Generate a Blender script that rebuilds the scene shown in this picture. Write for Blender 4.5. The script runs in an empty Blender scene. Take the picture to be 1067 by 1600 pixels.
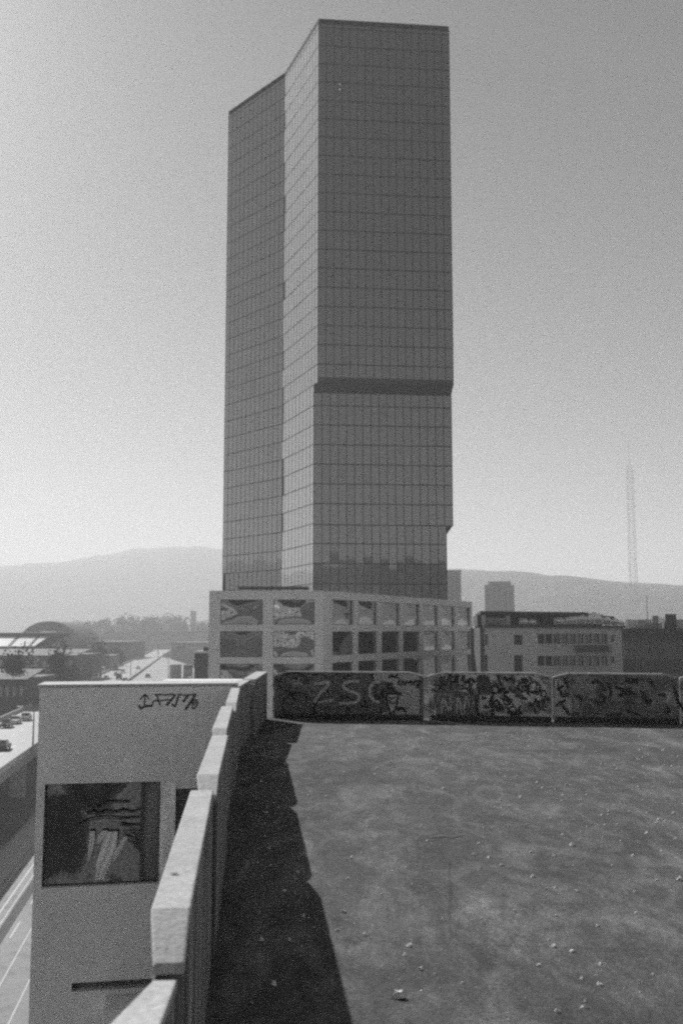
import bpy, math, random
from mathutils import Vector, Matrix, noise as mnoise
R = math.radians
rnd = random.Random(7)
SC = bpy.context.scene
COL = SC.collection

# ------------------------------------------------------------------ camera geometry (1067x1600 photograph)
F = 1600.0
TH = math.atan2(185.0, F)
EYE = Vector((0, 0, 1.65))
CT, ST = math.cos(TH), math.sin(TH)
def ray(px, py):
    u = (px - 533.5) / F; v = (800 - py) / F
    return Vector((u, CT - v * ST, ST + v * CT))
def P(px, py, Y):
    d = ray(px, py); return EYE + d * (Y / d.y)
def PZ(px, py, Z):
    d = ray(px, py); return EYE + d * ((Z - EYE.z) / d.z)
def PP(px, py, o, n):
    d = ray(px, py); return EYE + d * ((o - EYE).dot(n) / d.dot(n))

STREET = -24.5

# ------------------------------------------------------------------ scene helpers
def tag(o, label=None, cat=None, group=None, kind=None):
    if label: o['label'] = label
    if cat: o['category'] = cat
    if group: o['group'] = group
    if kind: o['kind'] = kind
    return o
def empty(name, loc, label, cat, group=None, rz=0.0):
    o = bpy.data.objects.new(name, None); COL.objects.link(o)
    o.location = loc; o.rotation_euler = (0, 0, rz); o.empty_display_size = 0.3
    return tag(o, label, cat, group)

class MB:
    """collects world-space faces for one mesh object"""
    def __init__(s): s.v = []; s.f = []
    def quad(s, a, b, c, d):
        n = len(s.v); s.v += [Vector(a), Vector(b), Vector(c), Vector(d)]; s.f.append((n, n+1, n+2, n+3)); return s
    def poly(s, pts):
        n = len(s.v); s.v += [Vector(p) for p in pts]; s.f.append(tuple(range(n, n+len(pts)))); return s
    def ob(s, o, a, b, c):
        """box from corner o along vectors a, b, c"""
        o, a, b, c = Vector(o), Vector(a), Vector(b), Vector(c)
        if a.cross(b).dot(c) < 0: a, b = b, a
        n = len(s.v)
        s.v += [o, o+a, o+a+b, o+b, o+c, o+a+c, o+a+b+c, o+b+c]
        for q in ((3,2,1,0),(4,5,6,7),(0,1,5,4),(1,2,6,5),(2,3,7,6),(3,0,4,7)): s.f.append(tuple(n+i for i in q))
        return s
    def box(s, x0, x1, y0, y1, z0, z1):
        return s.ob((x0,y0,z0), (x1-x0,0,0), (0,y1-y0,0), (0,0,z1-z0))
    def prism(s, pts, z0, z1):
        """pts: counter-clockwise ground outline"""
        n = len(s.v); k = len(pts)
        ar = sum(pts[i][0]*pts[(i+1)%k][1]-pts[(i+1)%k][0]*pts[i][1] for i in range(k))
        if ar < 0: pts = pts[::-1]
        s.v += [Vector((p[0], p[1], z0)) for p in pts] + [Vector((p[0], p[1], z1)) for p in pts]
        s.f.append(tuple(n+i for i in range(k-1, -1, -1))); s.f.append(tuple(n+k+i for i in range(k)))
        for i in range(k):
            j = (i+1) % k; s.f.append((n+i, n+j, n+k+j, n+k+i))
        return s
    def extr(s, pts, d):
        """planar outline pts (3d) pushed along d"""
        pts = [Vector(p) for p in pts]; d = Vector(d); n = len(s.v); k = len(pts)
        nn = Vector((0,0,0))
        for i in range(k): nn += pts[i].cross(pts[(i+1)%k])
        if nn.dot(d) > 0: pts = pts[::-1]
        s.v += pts + [p+d for p in pts]
        s.f.append(tuple(n+i for i in range(k))); s.f.append(tuple(n+k+i for i in range(k-1,-1,-1)))
        for i in range(k):
            j = (i+1)%k; s.f.append((n+j, n+i, n+k+i, n+k+j))
        return s
    def tube(s, p, q, r0, r1=None, k=8):
        p, q = Vector(p), Vector(q); r1 = r0 if r1 is None else r1
        d = (q-p).normalized(); a = d.orthogonal().normalized(); b = d.cross(a); n = len(s.v)
        for (c, r) in ((p, r0), (q, r1)):
            for i in range(k):
                t = 2*math.pi*i/k; s.v.append(c + a*(r*math.cos(t)) + b*(r*math.sin(t)))
        for i in range(k):
            j = (i+1)%k; s.f.append((n+i, n+j, n+k+j, n+k+i))
        s.f.append(tuple(n+i for i in range(k-1,-1,-1))); s.f.append(tuple(n+k+i for i in range(k)))
        return s
    def ribbon(s, pts, w, nrm):
        """flat painted stroke through coplanar pts"""
        k = len(pts); L = []; Rr = []
        for i in range(k):
            d = (pts[min(i+1,k-1)] - pts[max(i-1,0)])
            if d.length < 1e-9: d = Vector((1,0,0))
            sd = nrm.cross(d.normalized()); ww = (w if not callable(w) else w(i/(k-1))) * .5
            L.append(pts[i] + sd*ww); Rr.append(pts[i] - sd*ww)
        for i in range(k-1): s.quad(Rr[i], Rr[i+1], L[i+1], L[i])
        return s
    def build(s, name, mat, parent=None, smooth=False, bevel=0.0, label=None):
        off = Vector(parent_loc(parent)) if parent else Vector((0,0,0))
        me = bpy.data.meshes.new(name); me.from_pydata([tuple(p-off) for p in s.v], [], s.f)
        me.materials.append(mat); me.update()
        if smooth: me.shade_smooth()
        o = bpy.data.objects.new(name, me); COL.objects.link(o)
        if parent: o.parent = parent
        if bevel:
            m = o.modifiers.new('bevel', 'BEVEL'); m.width = bevel; m.segments = 2; m.limit_method = 'ANGLE'
        if label: o['label'] = label
        return o
def parent_loc(o):
    l = Vector(o.location)
    while o.parent: o = o.parent; l += o.location
    return l
def copy_tree(o, parent=None):
    c = o.copy(); COL.objects.link(c)
    if parent: c.parent = parent
    for ch in list(o.children): copy_tree(ch, c)
    return c

# ------------------------------------------------------------------ materials
MATS = {}
def mat(name, base, rough=.8, var=.15, scale=1.0, bump=0.0, bscale=None, metal=0.0, spec=.5, stretch=(1,1,1), fine=0.0, coord='Object'):
    if name in MATS: return MATS[name]
    m = bpy.data.materials.new(name); m.use_nodes = True; nt = m.node_tree; N = nt.nodes; Lk = nt.links
    b = N['Principled BSDF']; b.inputs['Roughness'].default_value = rough
    b.inputs['Metallic'].default_value = metal; b.inputs['Specular IOR Level'].default_value = spec
    tc = N.new('ShaderNodeTexCoord'); mp = N.new('ShaderNodeMapping'); mp.inputs['Scale'].default_value = stretch
    Lk.new(tc.outputs[coord], mp.inputs['Vector'])
    nz = N.new('ShaderNodeTexNoise'); nz.inputs['Scale'].default_value = scale; nz.inputs['Detail'].default_value = 6; nz.inputs['Roughness'].default_value = .65
    Lk.new(mp.outputs[0], nz.inputs['Vector'])
    cr = N.new('ShaderNodeValToRGB'); e = cr.color_ramp.elements
    lo, hi = base*(1-var), base*(1+var)
    e[0].position = .3; e[1].position = .7; e[0].color = (lo,lo,lo,1); e[1].color = (hi,hi,hi,1)
    Lk.new(nz.outputs['Fac'], cr.inputs[0]); out = cr.outputs[0]
    if fine:
        n2 = N.new('ShaderNodeTexNoise'); n2.inputs['Scale'].default_value = scale*14; n2.inputs['Detail'].default_value = 4
        Lk.new(mp.outputs[0], n2.inputs['Vector'])
        mr = N.new('ShaderNodeMapRange'); mr.inputs['From Min'].default_value = .3; mr.inputs['From Max'].default_value = .7
        mr.inputs['To Min'].default_value = 1-fine; mr.inputs['To Max'].default_value = 1+fine
        Lk.new(n2.outputs['Fac'], mr.inputs[0])
        mx = N.new('ShaderNodeMix'); mx.data_type = 'RGBA'; mx.blend_type = 'MULTIPLY'; mx.inputs[0].default_value = 1
        Lk.new(out, mx.inputs[6]); Lk.new(mr.outputs[0], mx.inputs[7]); out = mx.outputs[2]
    Lk.new(out, b.inputs['Base Color'])
    if bump:
        n3 = N.new('ShaderNodeTexNoise'); n3.inputs['Scale'].default_value = bscale or scale*8; n3.inputs['Detail'].default_value = 5
        Lk.new(mp.outputs[0], n3.inputs['Vector'])
        bp = N.new('ShaderNodeBump'); bp.inputs['Strength'].default_value = min(1, bump); bp.inputs['Distance'].default_value = .02*max(1, bump)
        Lk.new(n3.outputs['Fac'], bp.inputs['Height']); Lk.new(bp.outputs[0], b.inputs['Normal'])
    MATS[name] = m; return m
def glass(name, f0, rough=.02, bump=0.0, bscale=.5):
    """coated facade glass: mirrors its surroundings over a dark room"""
    m = mat(name, f0, rough=rough, var=.05, scale=.3, metal=1.0, bump=bump, bscale=bscale)
    return m

M_concrete = mat('pale_concrete', .40, .85, .10, 2.2, bump=.35, bscale=40, fine=.12)
M_coping   = mat('coping_concrete', .43, .9, .15, 3.4, bump=.2, bscale=45, fine=.2)
M_panelin  = mat('streaked_concrete', .22, .85, .6, 4.5, bump=.3, bscale=30, stretch=(1,1,.05), fine=.35)
for _n in M_panelin.node_tree.nodes:
    if _n.type == 'VALTORGB': _n.color_ramp.elements[0].position, _n.color_ramp.elements[1].position = .40, .60
M_wing     = mat('wing_render', .88, .85, .07, 1.3, bump=.2, bscale=60, fine=.07)
M_podium   = mat('podium_stone', .82, .8, .05, .5, fine=.06)
M_darkroof = mat('dark_roof_edge', .05, .7, .3, .6)
M_mullion  = mat('mullion_metal', .02, .9, .2, .5, spec=.1)
M_mullion2 = mat('frame_metal', .10, .5, .2, .8)
M_tglass   = mat('tower_glass', .025, rough=.03, var=.1, scale=.3)
for _k, _v in (('IOR', 2.05), ('Coat Weight', 1.0), ('Coat IOR', 2.05), ('Coat Roughness', .03)): M_tglass.node_tree.nodes['Principled BSDF'].inputs[_k].default_value = _v
M_pglass   = glass('podium_glass', .30, .02, bump=.0)
M_bglass   = glass('plain_window_glass', .22, .06)
M_tblind   = mat('tower_glass_blind_down', .06, rough=.05, var=.2, scale=.6)
for _k, _v in (('IOR', 1.9), ('Coat Weight', 1.0), ('Coat IOR', 1.95), ('Coat Roughness', .03)): M_tblind.node_tree.nodes['Principled BSDF'].inputs[_k].default_value = _v
M_soffit   = mat('soffit_metal', .05, .5, .2, .4)
M_ind      = mat('industrial_render', .52, .85, .10, .5, fine=.08)
M_inddark  = mat('dark_cladding', .07, .7, .25, .6)
M_rib      = mat('ribbed_cladding', .13, .7, .25, .6)
M_white    = mat('white_metal', .85, .4, .06, 1.0)
M_block    = mat('far_concrete', .24, .85, .08, .1)
M_bark     = mat('bark', .07, .9, .3, 4)
M_leaf     = mat('foliage', .06, .8, .45, .35)
M_road     = mat('road_concrete', .22, .55, .12, .15, fine=.06)
M_asphalt  = mat('street_asphalt', .24, .8, .25, .12, fine=.1)
M_paint    = mat('lane_paint', .40, .6, .08, 2)
M_steel    = mat('galvanised_steel', .3, .5, .15, 2, metal=.3)
M_black    = mat('black_spray', .045, .7, .5, 14)
M_fade     = mat('faded_black_spray', .10, .8, .5, 10)
M_pale     = mat('pale_spray', .52, .8, .25, 10)
M_tyre     = mat('tyre_rubber', .03, .8, .2, 5)
M_rubble   = mat('rubble', .72, .9, .2, 20)

def weather(m, scale, lo, hi, dark, stretch=(1,1,1)):
    """adds dark pits or runs of dirt to a material's own colour"""
    nt = m.node_tree; N = nt.nodes; b = N['Principled BSDF']; src = b.inputs['Base Color'].links[0].from_socket
    tc = N.new('ShaderNodeTexCoord'); mp = N.new('ShaderNodeMapping'); mp.inputs['Scale'].default_value = stretch; nt.links.new(tc.outputs['Object'], mp.inputs['Vector'])
    n = N.new('ShaderNodeTexNoise'); n.inputs['Scale'].default_value = scale; n.inputs['Detail'].default_value = 7; n.inputs['Roughness'].default_value = .65; nt.links.new(mp.outputs[0], n.inputs['Vector'])
    r = N.new('ShaderNodeMapRange'); r.inputs['From Min'].default_value = lo; r.inputs['From Max'].default_value = hi; r.inputs['To Min'].default_value = 1; r.inputs['To Max'].default_value = dark
    nt.links.new(n.outputs['Fac'], r.inputs[0])
    mx = N.new('ShaderNodeMix'); mx.data_type = 'RGBA'; mx.blend_type = 'MULTIPLY'; mx.inputs[0].default_value = 1
    nt.links.new(src, mx.inputs[6]); nt.links.new(r.outputs[0], mx.inputs[7]); nt.links.new(mx.outputs[2], b.inputs['Base Color'])
weather(M_coping, 34, .62, .70, .55); weather(M_coping, 5, .52, .72, .78)
weather(M_wing, 1.2, .52, .8, .9, (1,1,.35)); weather(M_wing, 22, .68, .74, .8)
weather(M_panelin, 3, .48, .62, .6, (1,1,.15))
weather(M_podium, .35, .50, .75, .9, (1,1,.4)); weather(M_ind, .3, .48, .7, .85, (1,1,.3))
weather(M_road, .12, .50, .68, .7); weather(M_road, .8, .55, .7, .85); weather(M_asphalt, .5, .52, .62, .7)

def graff_mat(name, a, b, scale, thr=.5, seed=0.0):
    """weathered overpainted concrete: blotches of paint over bare wall, with drips"""
    if name in MATS: return MATS[name]
    m = bpy.data.materials.new(name); m.use_nodes = True; nt = m.node_tree; N = nt.nodes; Lk = nt.links
    bs = N['Principled BSDF']; bs.inputs['Roughness'].default_value = .8
    tc = N.new('ShaderNodeTexCoord'); mp = N.new('ShaderNodeMapping'); mp.inputs['Location'].default_value = (seed, seed*2.3, seed*.7)
    Lk.new(tc.outputs['Object'], mp.inputs['Vector'])
    n1 = N.new('ShaderNodeTexNoise'); n1.inputs['Scale'].default_value = scale; n1.inputs['Detail'].default_value = 5; n1.inputs['Distortion'].default_value = .8
    n2 = N.new('ShaderNodeTexNoise'); n2.inputs['Scale'].default_value = scale*7; n2.inputs['Detail'].default_value = 6
    Lk.new(mp.outputs[0], n1.inputs['Vector']); Lk.new(mp.outputs[0], n2.inputs['Vector'])
    cr = N.new('ShaderNodeValToRGB'); e = cr.color_ramp.elements
    e[0].position = thr-.06; e[1].position = thr+.08; e[0].color = (a,a,a,1); e[1].color = (b,b,b,1)
    Lk.new(n1.outputs['Fac'], cr.inputs[0])
    mr = N.new('ShaderNodeMapRange'); mr.inputs['From Min'].default_value = .3; mr.inputs['From Max'].default_value = .7
    mr.inputs['To Min'].default_value = .65; mr.inputs['To Max'].default_value = 1.35
    Lk.new(n2.outputs['Fac'], mr.inputs[0])
    mx = N.new('ShaderNodeMix'); mx.data_type = 'RGBA'; mx.blend_type = 'MULTIPLY'; mx.inputs[0].default_value = 1
    Lk.new(cr.outputs[0], mx.inputs[6]); Lk.new(mr.outputs[0], mx.inputs[7]); Lk.new(mx.outputs[2], bs.inputs['Base Color'])
    MATS[name] = m; return m

def deck_mat():
    m = bpy.data.materials.new('roof_felt'); m.use_nodes = True; nt = m.node_tree; N = nt.nodes; Lk = nt.links
    b = N['Principled BSDF']; b.inputs['Roughness'].default_value = .95; b.inputs['Specular IOR Level'].default_value = .15
    tc = N.new('ShaderNodeTexCoord')
    def nz(scale, det=6, rg=.6, st=(1,1,1), dist=0):
        mp = N.new('ShaderNodeMapping'); mp.inputs['Scale'].default_value = st; Lk.new(tc.outputs['Object'], mp.inputs['Vector'])
        n = N.new('ShaderNodeTexNoise'); n.inputs['Scale'].default_value = scale; n.inputs['Detail'].default_value = det
        n.inputs['Roughness'].default_value = rg; n.inputs['Distortion'].default_value = dist
        Lk.new(mp.outputs[0], n.inputs['Vector']); return n.outputs['Fac']
    def mrange(x, a, b2, c, d):
        r = N.new('ShaderNodeMapRange'); r.inputs['From Min'].default_value = a; r.inputs['From Max'].default_value = b2
        r.inputs['To Min'].default_value = c; r.inputs['To Max'].default_value = d; Lk.new(x, r.inputs[0]); return r.outputs[0]
    def mul(x, y, op='MULTIPLY'):
        k = N.new('ShaderNodeMath'); k.operation = op
        for i, q in enumerate((x, y)):
            if isinstance(q, float): k.inputs[i].default_value = q
            else: Lk.new(q, k.inputs[i])
        return k.outputs[0]
    v = mrange(nz(.45, 7, .62, dist=.6), .32, .72, .78, 1.28)
    v = mul(v, mrange(nz(2.3, 6, .7, (1.0,.4,1)), .3, .7, .80, 1.22))
    v = mul(v, mrange(nz(38, 4, .75), .25, .75, .5, 1.5))
    v = mul(v, mrange(nz(190, 2, .6), .3, .7, .75, 1.25))
    v = mul(v, mrange(nz(9, 7, .75, (1,.5,1), 1.0), .3, .7, .66, 1.34))
    v = mul(v, mrange(nz(2.0, 9, .72, (1,.38,1), 1.2), .46, .60, .70, 1.12))
    v = mul(v, mrange(nz(1.5, 9, .74, (1,.36,1), 1.4), .55, .68, 1.0, 1.65))
    mp = N.new('ShaderNodeMapping'); mp.inputs['Rotation'].default_value = (0, 0, -YAW+.02); Lk.new(tc.outputs['Object'], mp.inputs['Vector'])
    wob = N.new('ShaderNodeVectorMath'); wob.operation = 'MULTIPLY_ADD'; wob.inputs[1].default_value = (.05,.05,0)
    nw_ = N.new('ShaderNodeTexNoise'); nw_.inputs['Scale'].default_value = 1.7; Lk.new(mp.outputs[0], nw_.inputs['Vector']); Lk.new(nw_.outputs['Color'], wob.inputs[0]); Lk.new(mp.outputs[0], wob.inputs[2])
    bk_ = N.new('ShaderNodeTexBrick'); bk_.inputs['Scale'].default_value = 1.0; bk_.inputs['Brick Width'].default_value = 7.5; bk_.inputs['Row Height'].default_value = 1.9
    bk_.inputs['Mortar Size'].default_value = .012; bk_.inputs['Mortar Smooth'].default_value = .6
    bk_.inputs['Color1'].default_value = (1,)*4; bk_.inputs['Color2'].default_value = (.93,.93,.93,1); bk_.inputs['Mortar'].default_value = (.72,.72,.72,1)
    Lk.new(wob.outputs[0], bk_.inputs['Vector']); sx = N.new('ShaderNodeSeparateColor'); Lk.new(bk_.outputs['Color'], sx.inputs[0]); v = mul(v, sx.outputs[0])
    # pale grit caught in the felt
    g = mrange(nz(60, 2, .5), .65, .73, 0, 1.6)
    v = mul(v, mul(g, 1.0, 'ADD'))
    v = mul(v, .146)
    Lk.new(v, b.inputs['Base Color'])
    bp = N.new('ShaderNodeBump'); bp.inputs['Strength'].default_value = .8; bp.inputs['Distance'].default_value = .012
    Lk.new(nz(70, 4, .7), bp.inputs['Height']); Lk.new(bp.outputs[0], b.inputs['Normal'])
    return m
def ground_mat():
    m = bpy.data.materials.new('city_ground'); m.use_nodes = True; nt = m.node_tree; N = nt.nodes; Lk = nt.links
    b = N['Principled BSDF']; b.inputs['Roughness'].default_value = .9
    tc = N.new('ShaderNodeTexCoord')
    vo = N.new('ShaderNodeTexVoronoi'); vo.inputs['Scale'].default_value = .022; vo.distance = 'MANHATTAN'
    Lk.new(tc.outputs['Object'], vo.inputs['Vector'])
    nz = N.new('ShaderNodeTexNoise'); nz.inputs['Scale'].default_value = .06; nz.inputs['Detail'].default_value = 8
    Lk.new(tc.outputs['Object'], nz.inputs['Vector'])
    sp = N.new('ShaderNodeSeparateColor'); Lk.new(vo.outputs['Color'], sp.inputs[0])
    cr = N.new('ShaderNodeValToRGB'); e = cr.color_ramp.elements
    e[0].color = (.08,)*3+(1,); e[1].color = (.32,)*3+(1,); e[0].position = .35; e[1].position = .95
    Lk.new(sp.outputs[0], cr.inputs[0])
    mr = N.new('ShaderNodeMapRange'); mr.inputs['From Min'].default_value = .3; mr.inputs['From Max'].default_value = .7
    mr.inputs['To Min'].default_value = .6; mr.inputs['To Max'].default_value = 1.4; Lk.new(nz.outputs['Fac'], mr.inputs[0])
    mx = N.new('ShaderNodeMix'); mx.data_type = 'RGBA'; mx.blend_type = 'MULTIPLY'; mx.inputs[0].default_value = 1
    Lk.new(cr.outputs[0], mx.inputs[6]); Lk.new(mr.outputs[0], mx.inputs[7]); Lk.new(mx.outputs[2], b.inputs['Base Color'])
    return m

# ------------------------------------------------------------------ generic wall with openings
def wall_open(mb, o, u, L, z0, z1, holes, nrm, depth=.3):
    """wall face starting at o, along unit u; holes = (a0,a1,b0,b1) along u and z; reveals go inwards"""
    us = sorted({0.0, L} | {h[0] for h in holes} | {h[1] for h in holes}); zs = sorted({z0, z1} | {h[2] for h in holes} | {h[3] for h in holes})
    pt = lambda a, z, d=0.0: Vector((o.x, o.y, 0)) + u*a + Vector((0,0,z)) - nrm*d
    flip = u.cross(Vector((0,0,1))).dot(nrm) < 0
    def q(a, b, c, d): mb.quad(*( (d,c,b,a) if flip else (a,b,c,d) ))
    for i in range(len(us)-1):
        for j in range(len(zs)-1):
            cu, cz = (us[i]+us[i+1])/2, (zs[j]+zs[j+1])/2
            if any(h[0] < cu < h[1] and h[2] < cz < h[3] for h in holes): continue
            q(pt(us[i],zs[j]), pt(us[i+1],zs[j]), pt(us[i+1],zs[j+1]), pt(us[i],zs[j+1]))
    for a0,a1,b0,b1 in holes:
        mb.quad(pt(a0,b0), pt(a1,b0), pt(a1,b0,depth), pt(a0,b0,depth))
        mb.quad(pt(a0,b1), pt(a0,b1,depth), pt(a1,b1,depth), pt(a1,b1))
        mb.quad(pt(a0,b0), pt(a0,b0,depth), pt(a0,b1,depth), pt(a0,b1))
        mb.quad(pt(a1,b0), pt(a1,b1), pt(a1,b1,depth), pt(a1,b0,depth))
def window(parent, o, u, nrm, h, depth, gmat, fmat, fw=.08, bars=(0,0), bulge=0.0, n=1, name='window', tilt=0.0):
    """one window: frame (part) with its pane (sub-part) set back in the opening"""
    a0,a1,b0,b1 = h; pt = lambda a, z, d: Vector((o.x, o.y, 0)) + u*a + Vector((0,0,z)) - nrm*d
    d = depth - .01; t = .06
    f = MB()
    def bar(x0, x1, y0, y1): f.ob(pt(x0,y0,d), u*(x1-x0), nrm*t, Vector((0,0,y1-y0)))
    bar(a0, a0+fw, b0, b1); bar(a1-fw, a1, b0, b1); bar(a0+fw, a1-fw, b0, b0+fw); bar(a0+fw, a1-fw, b1-fw, b1)
    nx, nz = bars
    for i in range(nx):
        c = a0 + (a1-a0)*(i+1)/(nx+1); bar(c-fw*.4, c+fw*.4, b0+fw, b1-fw)
    for i in range(nz):
        c = b0 + (b1-b0)*(i+1)/(nz+1); f.ob(pt(a0+fw,c-fw*.4,d), u*(a1-a0-2*fw), nrm*(t*.8), Vector((0,0,fw*.8)))
    fo = f.build(name, fmat, parent)
    g = MB(); flip = u.cross(Vector((0,0,1))).dot(nrm) < 0
    ph = rnd.uniform(0, 6)
    def gp(i, j):
        s, r = i/n, j/n
        k = bulge * (16*s*(1-s)*r*(1-r)) + bulge*.22*mnoise.noise(Vector((s*3+ph, r*3, ph*7)))
        return pt(a0 + (a1-a0)*s, b0+(b1-b0)*r, d - .02 + k + tilt*(r-.5))
    base = 0
    for i in range(n+1):
        for j in range(n+1): g.v.append(gp(i, j))
    for i in range(n):
        for j in range(n):
            q = (i*(n+1)+j, (i+1)*(n+1)+j, (i+1)*(n+1)+j+1, i*(n+1)+j+1); g.f.append(q[::-1] if flip else q)
    g.build('pane', gmat, fo, smooth=n > 1)
    return fo

# ================================================================== SETTING
g = MB(); g.quad((-5000,-5000,STREET),(5000,-5000,STREET),(5000,5000,STREET),(-5000,5000,STREET))
tag(g.build('ground', ground_mat()), kind='structure')

# hills: a ring of wooded ridges, far ahead and near behind
def hill_top(az):
    """ridge elevation (metres) by azimuth in degrees, 0 = camera forward, positive = right"""
    pts = [(-180,64,640),(-120,66,640),(-70,260,3600),(-45,300,4600),(-28,250,4800),(-20,285,4800),(-15.5,312,4800),(-13,352,4800),(-11.3,388,4800),(-8,398,4700),(-3,330,4400),(2,290,4000),(6,262,3800),(9,238,3600),(12,206,3400),(16,180,3400),(19,168,3400),(30,200,3400),(60,220,3000),(110,68,640),(150,62,640),(180,64,640)]
    for (a,h,r),(a2,h2,r2) in zip(pts, pts[1:]):
        if a <= az <= a2:
            t = (az-a)/(a2-a); t = t*t*(3-2*t); return h+(h2-h)*t, r+(r2-r)*t
    return 64, 640
hb = MB(); NA, NR = 720, 12
for i in range(NA):
    az = -180 + 360*i/NA; h, r = hill_top(az); a = R(az)
    if r > 2000:
        f = .76 if az < -3 or az > 60 else .76-.23*min(1, (az+3)/9, (60-az)/20)
        h, r = h*f-2-8*(.76-f)/.23, r*f
    for j in range(NR):
        t = j/(NR-1); rr = r*(.70+.55*t)
        prof = math.sin(min(1, t/.62)*math.pi/2)**1.4 if t < .62 else math.cos((t-.62)/.38*math.pi/2)**1.2
        nz = mnoise.fractal(Vector((rr*math.sin(a)*.0016, rr*math.cos(a)*.0016, 3)), 1, 2, 5)
        nf = mnoise.noise(Vector((rr*math.sin(a)*.02, rr*math.cos(a)*.02, 9)))
        nf = nf*1.3 + .6*mnoise.noise(Vector((rr*math.sin(a)*.05, rr*math.cos(a)*.05, 4)))
        z = STREET - 3 + prof*(h*(1+(.035 if r > 1600 else .12)*nz) + 27 + 6*nf*min(1, h/200)*(.6 if r > 1600 else .25))
        hb.v.append(Vector((rr*math.sin(a), rr*math.cos(a), z)))
for i in range(NA):
    for j in range(NR-1):
        k = (i+1) % NA; hb.f.append((i*NR+j, i*NR+j+1, k*NR+j+1, k*NR+j))
M_hill = mat('wooded_hillside', .055, .95, .5, .02, fine=.5)
tag(hb.build('hills', M_hill, smooth=True), kind='structure')

# ================================================================== OUR ROOF
YAW = math.atan2((395-533.5)/F, ray(395,985).y)
U = Vector((math.sin(YAW), math.cos(YAW), 0)); W = Vector((U.y, -U.x, 0)); Z = Vector((0,0,1))
W0 = -.179; H = .88; TH_P = .107; CH = .26; DZ = .07
def wp(t, w, z=0.0): return U*t + W*w + Z*z
def t_top(y): return PZ(333, y, H).dot(U)
FAR0, FAR1 = PZ(427, 1122.5, 0), PZ(1064, 1131.6, 0)
UF = (FAR1-FAR0).normalized(); NF = Vector((UF.y, -UF.x, 0))     # along the far parapet; NF points to the camera
if NF.y > 0: NF = -NF

# building body (its roof deck on top)
body = empty('rooftop_building', wp(8, 8, STREET), 'pale concrete building under the dark roof deck, with a windowed wing beyond the left parapet', 'building')
tw0 = 13.6
c_far_l = wp(FAR0.dot(U)+.35, -.45); c_far_r = FAR0 + UF*40 - NF*.35
deck_pts = [wp(-14, -.42), wp(-14, 30), c_far_r, c_far_l]
deck_pts = [wp(-14,-.42), wp(-14,36), FAR0+UF*34-NF*.45, FAR0-NF*.45-UF*.75, wp(17.2,-.42)]
mb = MB(); mb.prism([(p.x,p.y) for p in deck_pts], STREET, -.30)
mb.build('wall', mat('dark_concrete', .13, .9, .3, .4), body)  # unseen wall kept dark so the podium panes mirror it dark
mb = MB(); mb.prism([(p.x,p.y) for p in deck_pts], -.295, 0)
M_deck = deck_mat()
tag(mb.build('roof_deck', M_deck), kind='structure')

# --- left wing: face towards the camera
WL = P(62, 1075, tw0); WR = P(372, 1071.5, 14.05)
topz = (WL.z + WR.z)/2
uw = Vector((WR.x-WL.x, WR.y-WL.y, 0)); LW = uw.length; uw.normalize(); nw = Vector((uw.y, -uw.x, 0))
if nw.y > 0: nw = -nw
def wface(px, py):
    q = PP(px, py, WL, nw); return ((q-WL).dot(uw), q.z)
a0, zt = wface(70, 1226); a1, zb = wface(248, 1381)
b0, zt2 = wface(275, 1236); b1 = LW - .02
mb = MB()
g0, zg1 = wface(112, 1537); _, zg0 = wface(112, 1551)
holes = [(a0, a1, zb, zt), (b0, LW-.06, zb, zt-.1), (g0, LW-.01, zg0, zg1)]
wall_o = Vector((WL.x, WL.y, 0))
wall_open(mb, wall_o, uw, LW, STREET, topz, holes, nw, .16)
# other sides and top of the wing
WD = .75
back = -nw*WD
pL, pR = Vector((WL.x, WL.y, 0)), Vector((WR.x, WR.y, 0))
mb.quad(pL+back+Z*STREET, pL+Z*STREET, pL+Z*topz, pL+back+Z*topz)
mb.quad(pL+back+Z*topz, pR+back+Z*topz, pR+back+Z*STREET, pL+back+Z*STREET)
mb.quad(pL+Z*topz, pR+Z*topz, pR+back+Z*topz, pL+back+Z*topz)
wing = mb.build('wing_wall', M_wing, body)
rl, rr_ = P(252, 1063.5, 16.6), P(380, 1062, 16.6)
mb = MB(); mb.ob(Vector((rl.x, 16.6, STREET)), Vector((rr_.x-rl.x, 0, 0)), Vector((0,.5,0)), Z*(rl.z-STREET)); mb.build('rear_wall', M_wing, body, bevel=.01)
M_cope2 = mat('ledge_concrete', .5, .85, .08, 3, bump=.3, bscale=50, fine=.1)
mb = MB(); mb.ob(pL+Z*(topz+.004)+nw*.025-uw*.03, uw*(LW+.03), -nw*(WD+.05), Z*.035); mb.build('coping', M_cope2, body, bevel=.008)
# slot cut for the ledge's shadow line, its back coloured dark, and the ledge
mb = MB(); mb.ob(pL+uw*(g0-.02)+Z*(zg0-.02)-nw*.165, uw*(LW-g0+.01), -nw*.02, Z*(zg1-zg0+.04)); mb.build('shadow_slot_back', mat('slot_shadow', .25, .9, .3, 2), body)
l0_, zl = wface(165, 1556)
mb = MB(); mb.ob(pL+Z*(zl-.22)+uw*l0_+nw*.003, uw*(LW-l0_), nw*.55, Z*.22); mb.build('ledge', M_wing, body, bevel=.012)
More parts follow.
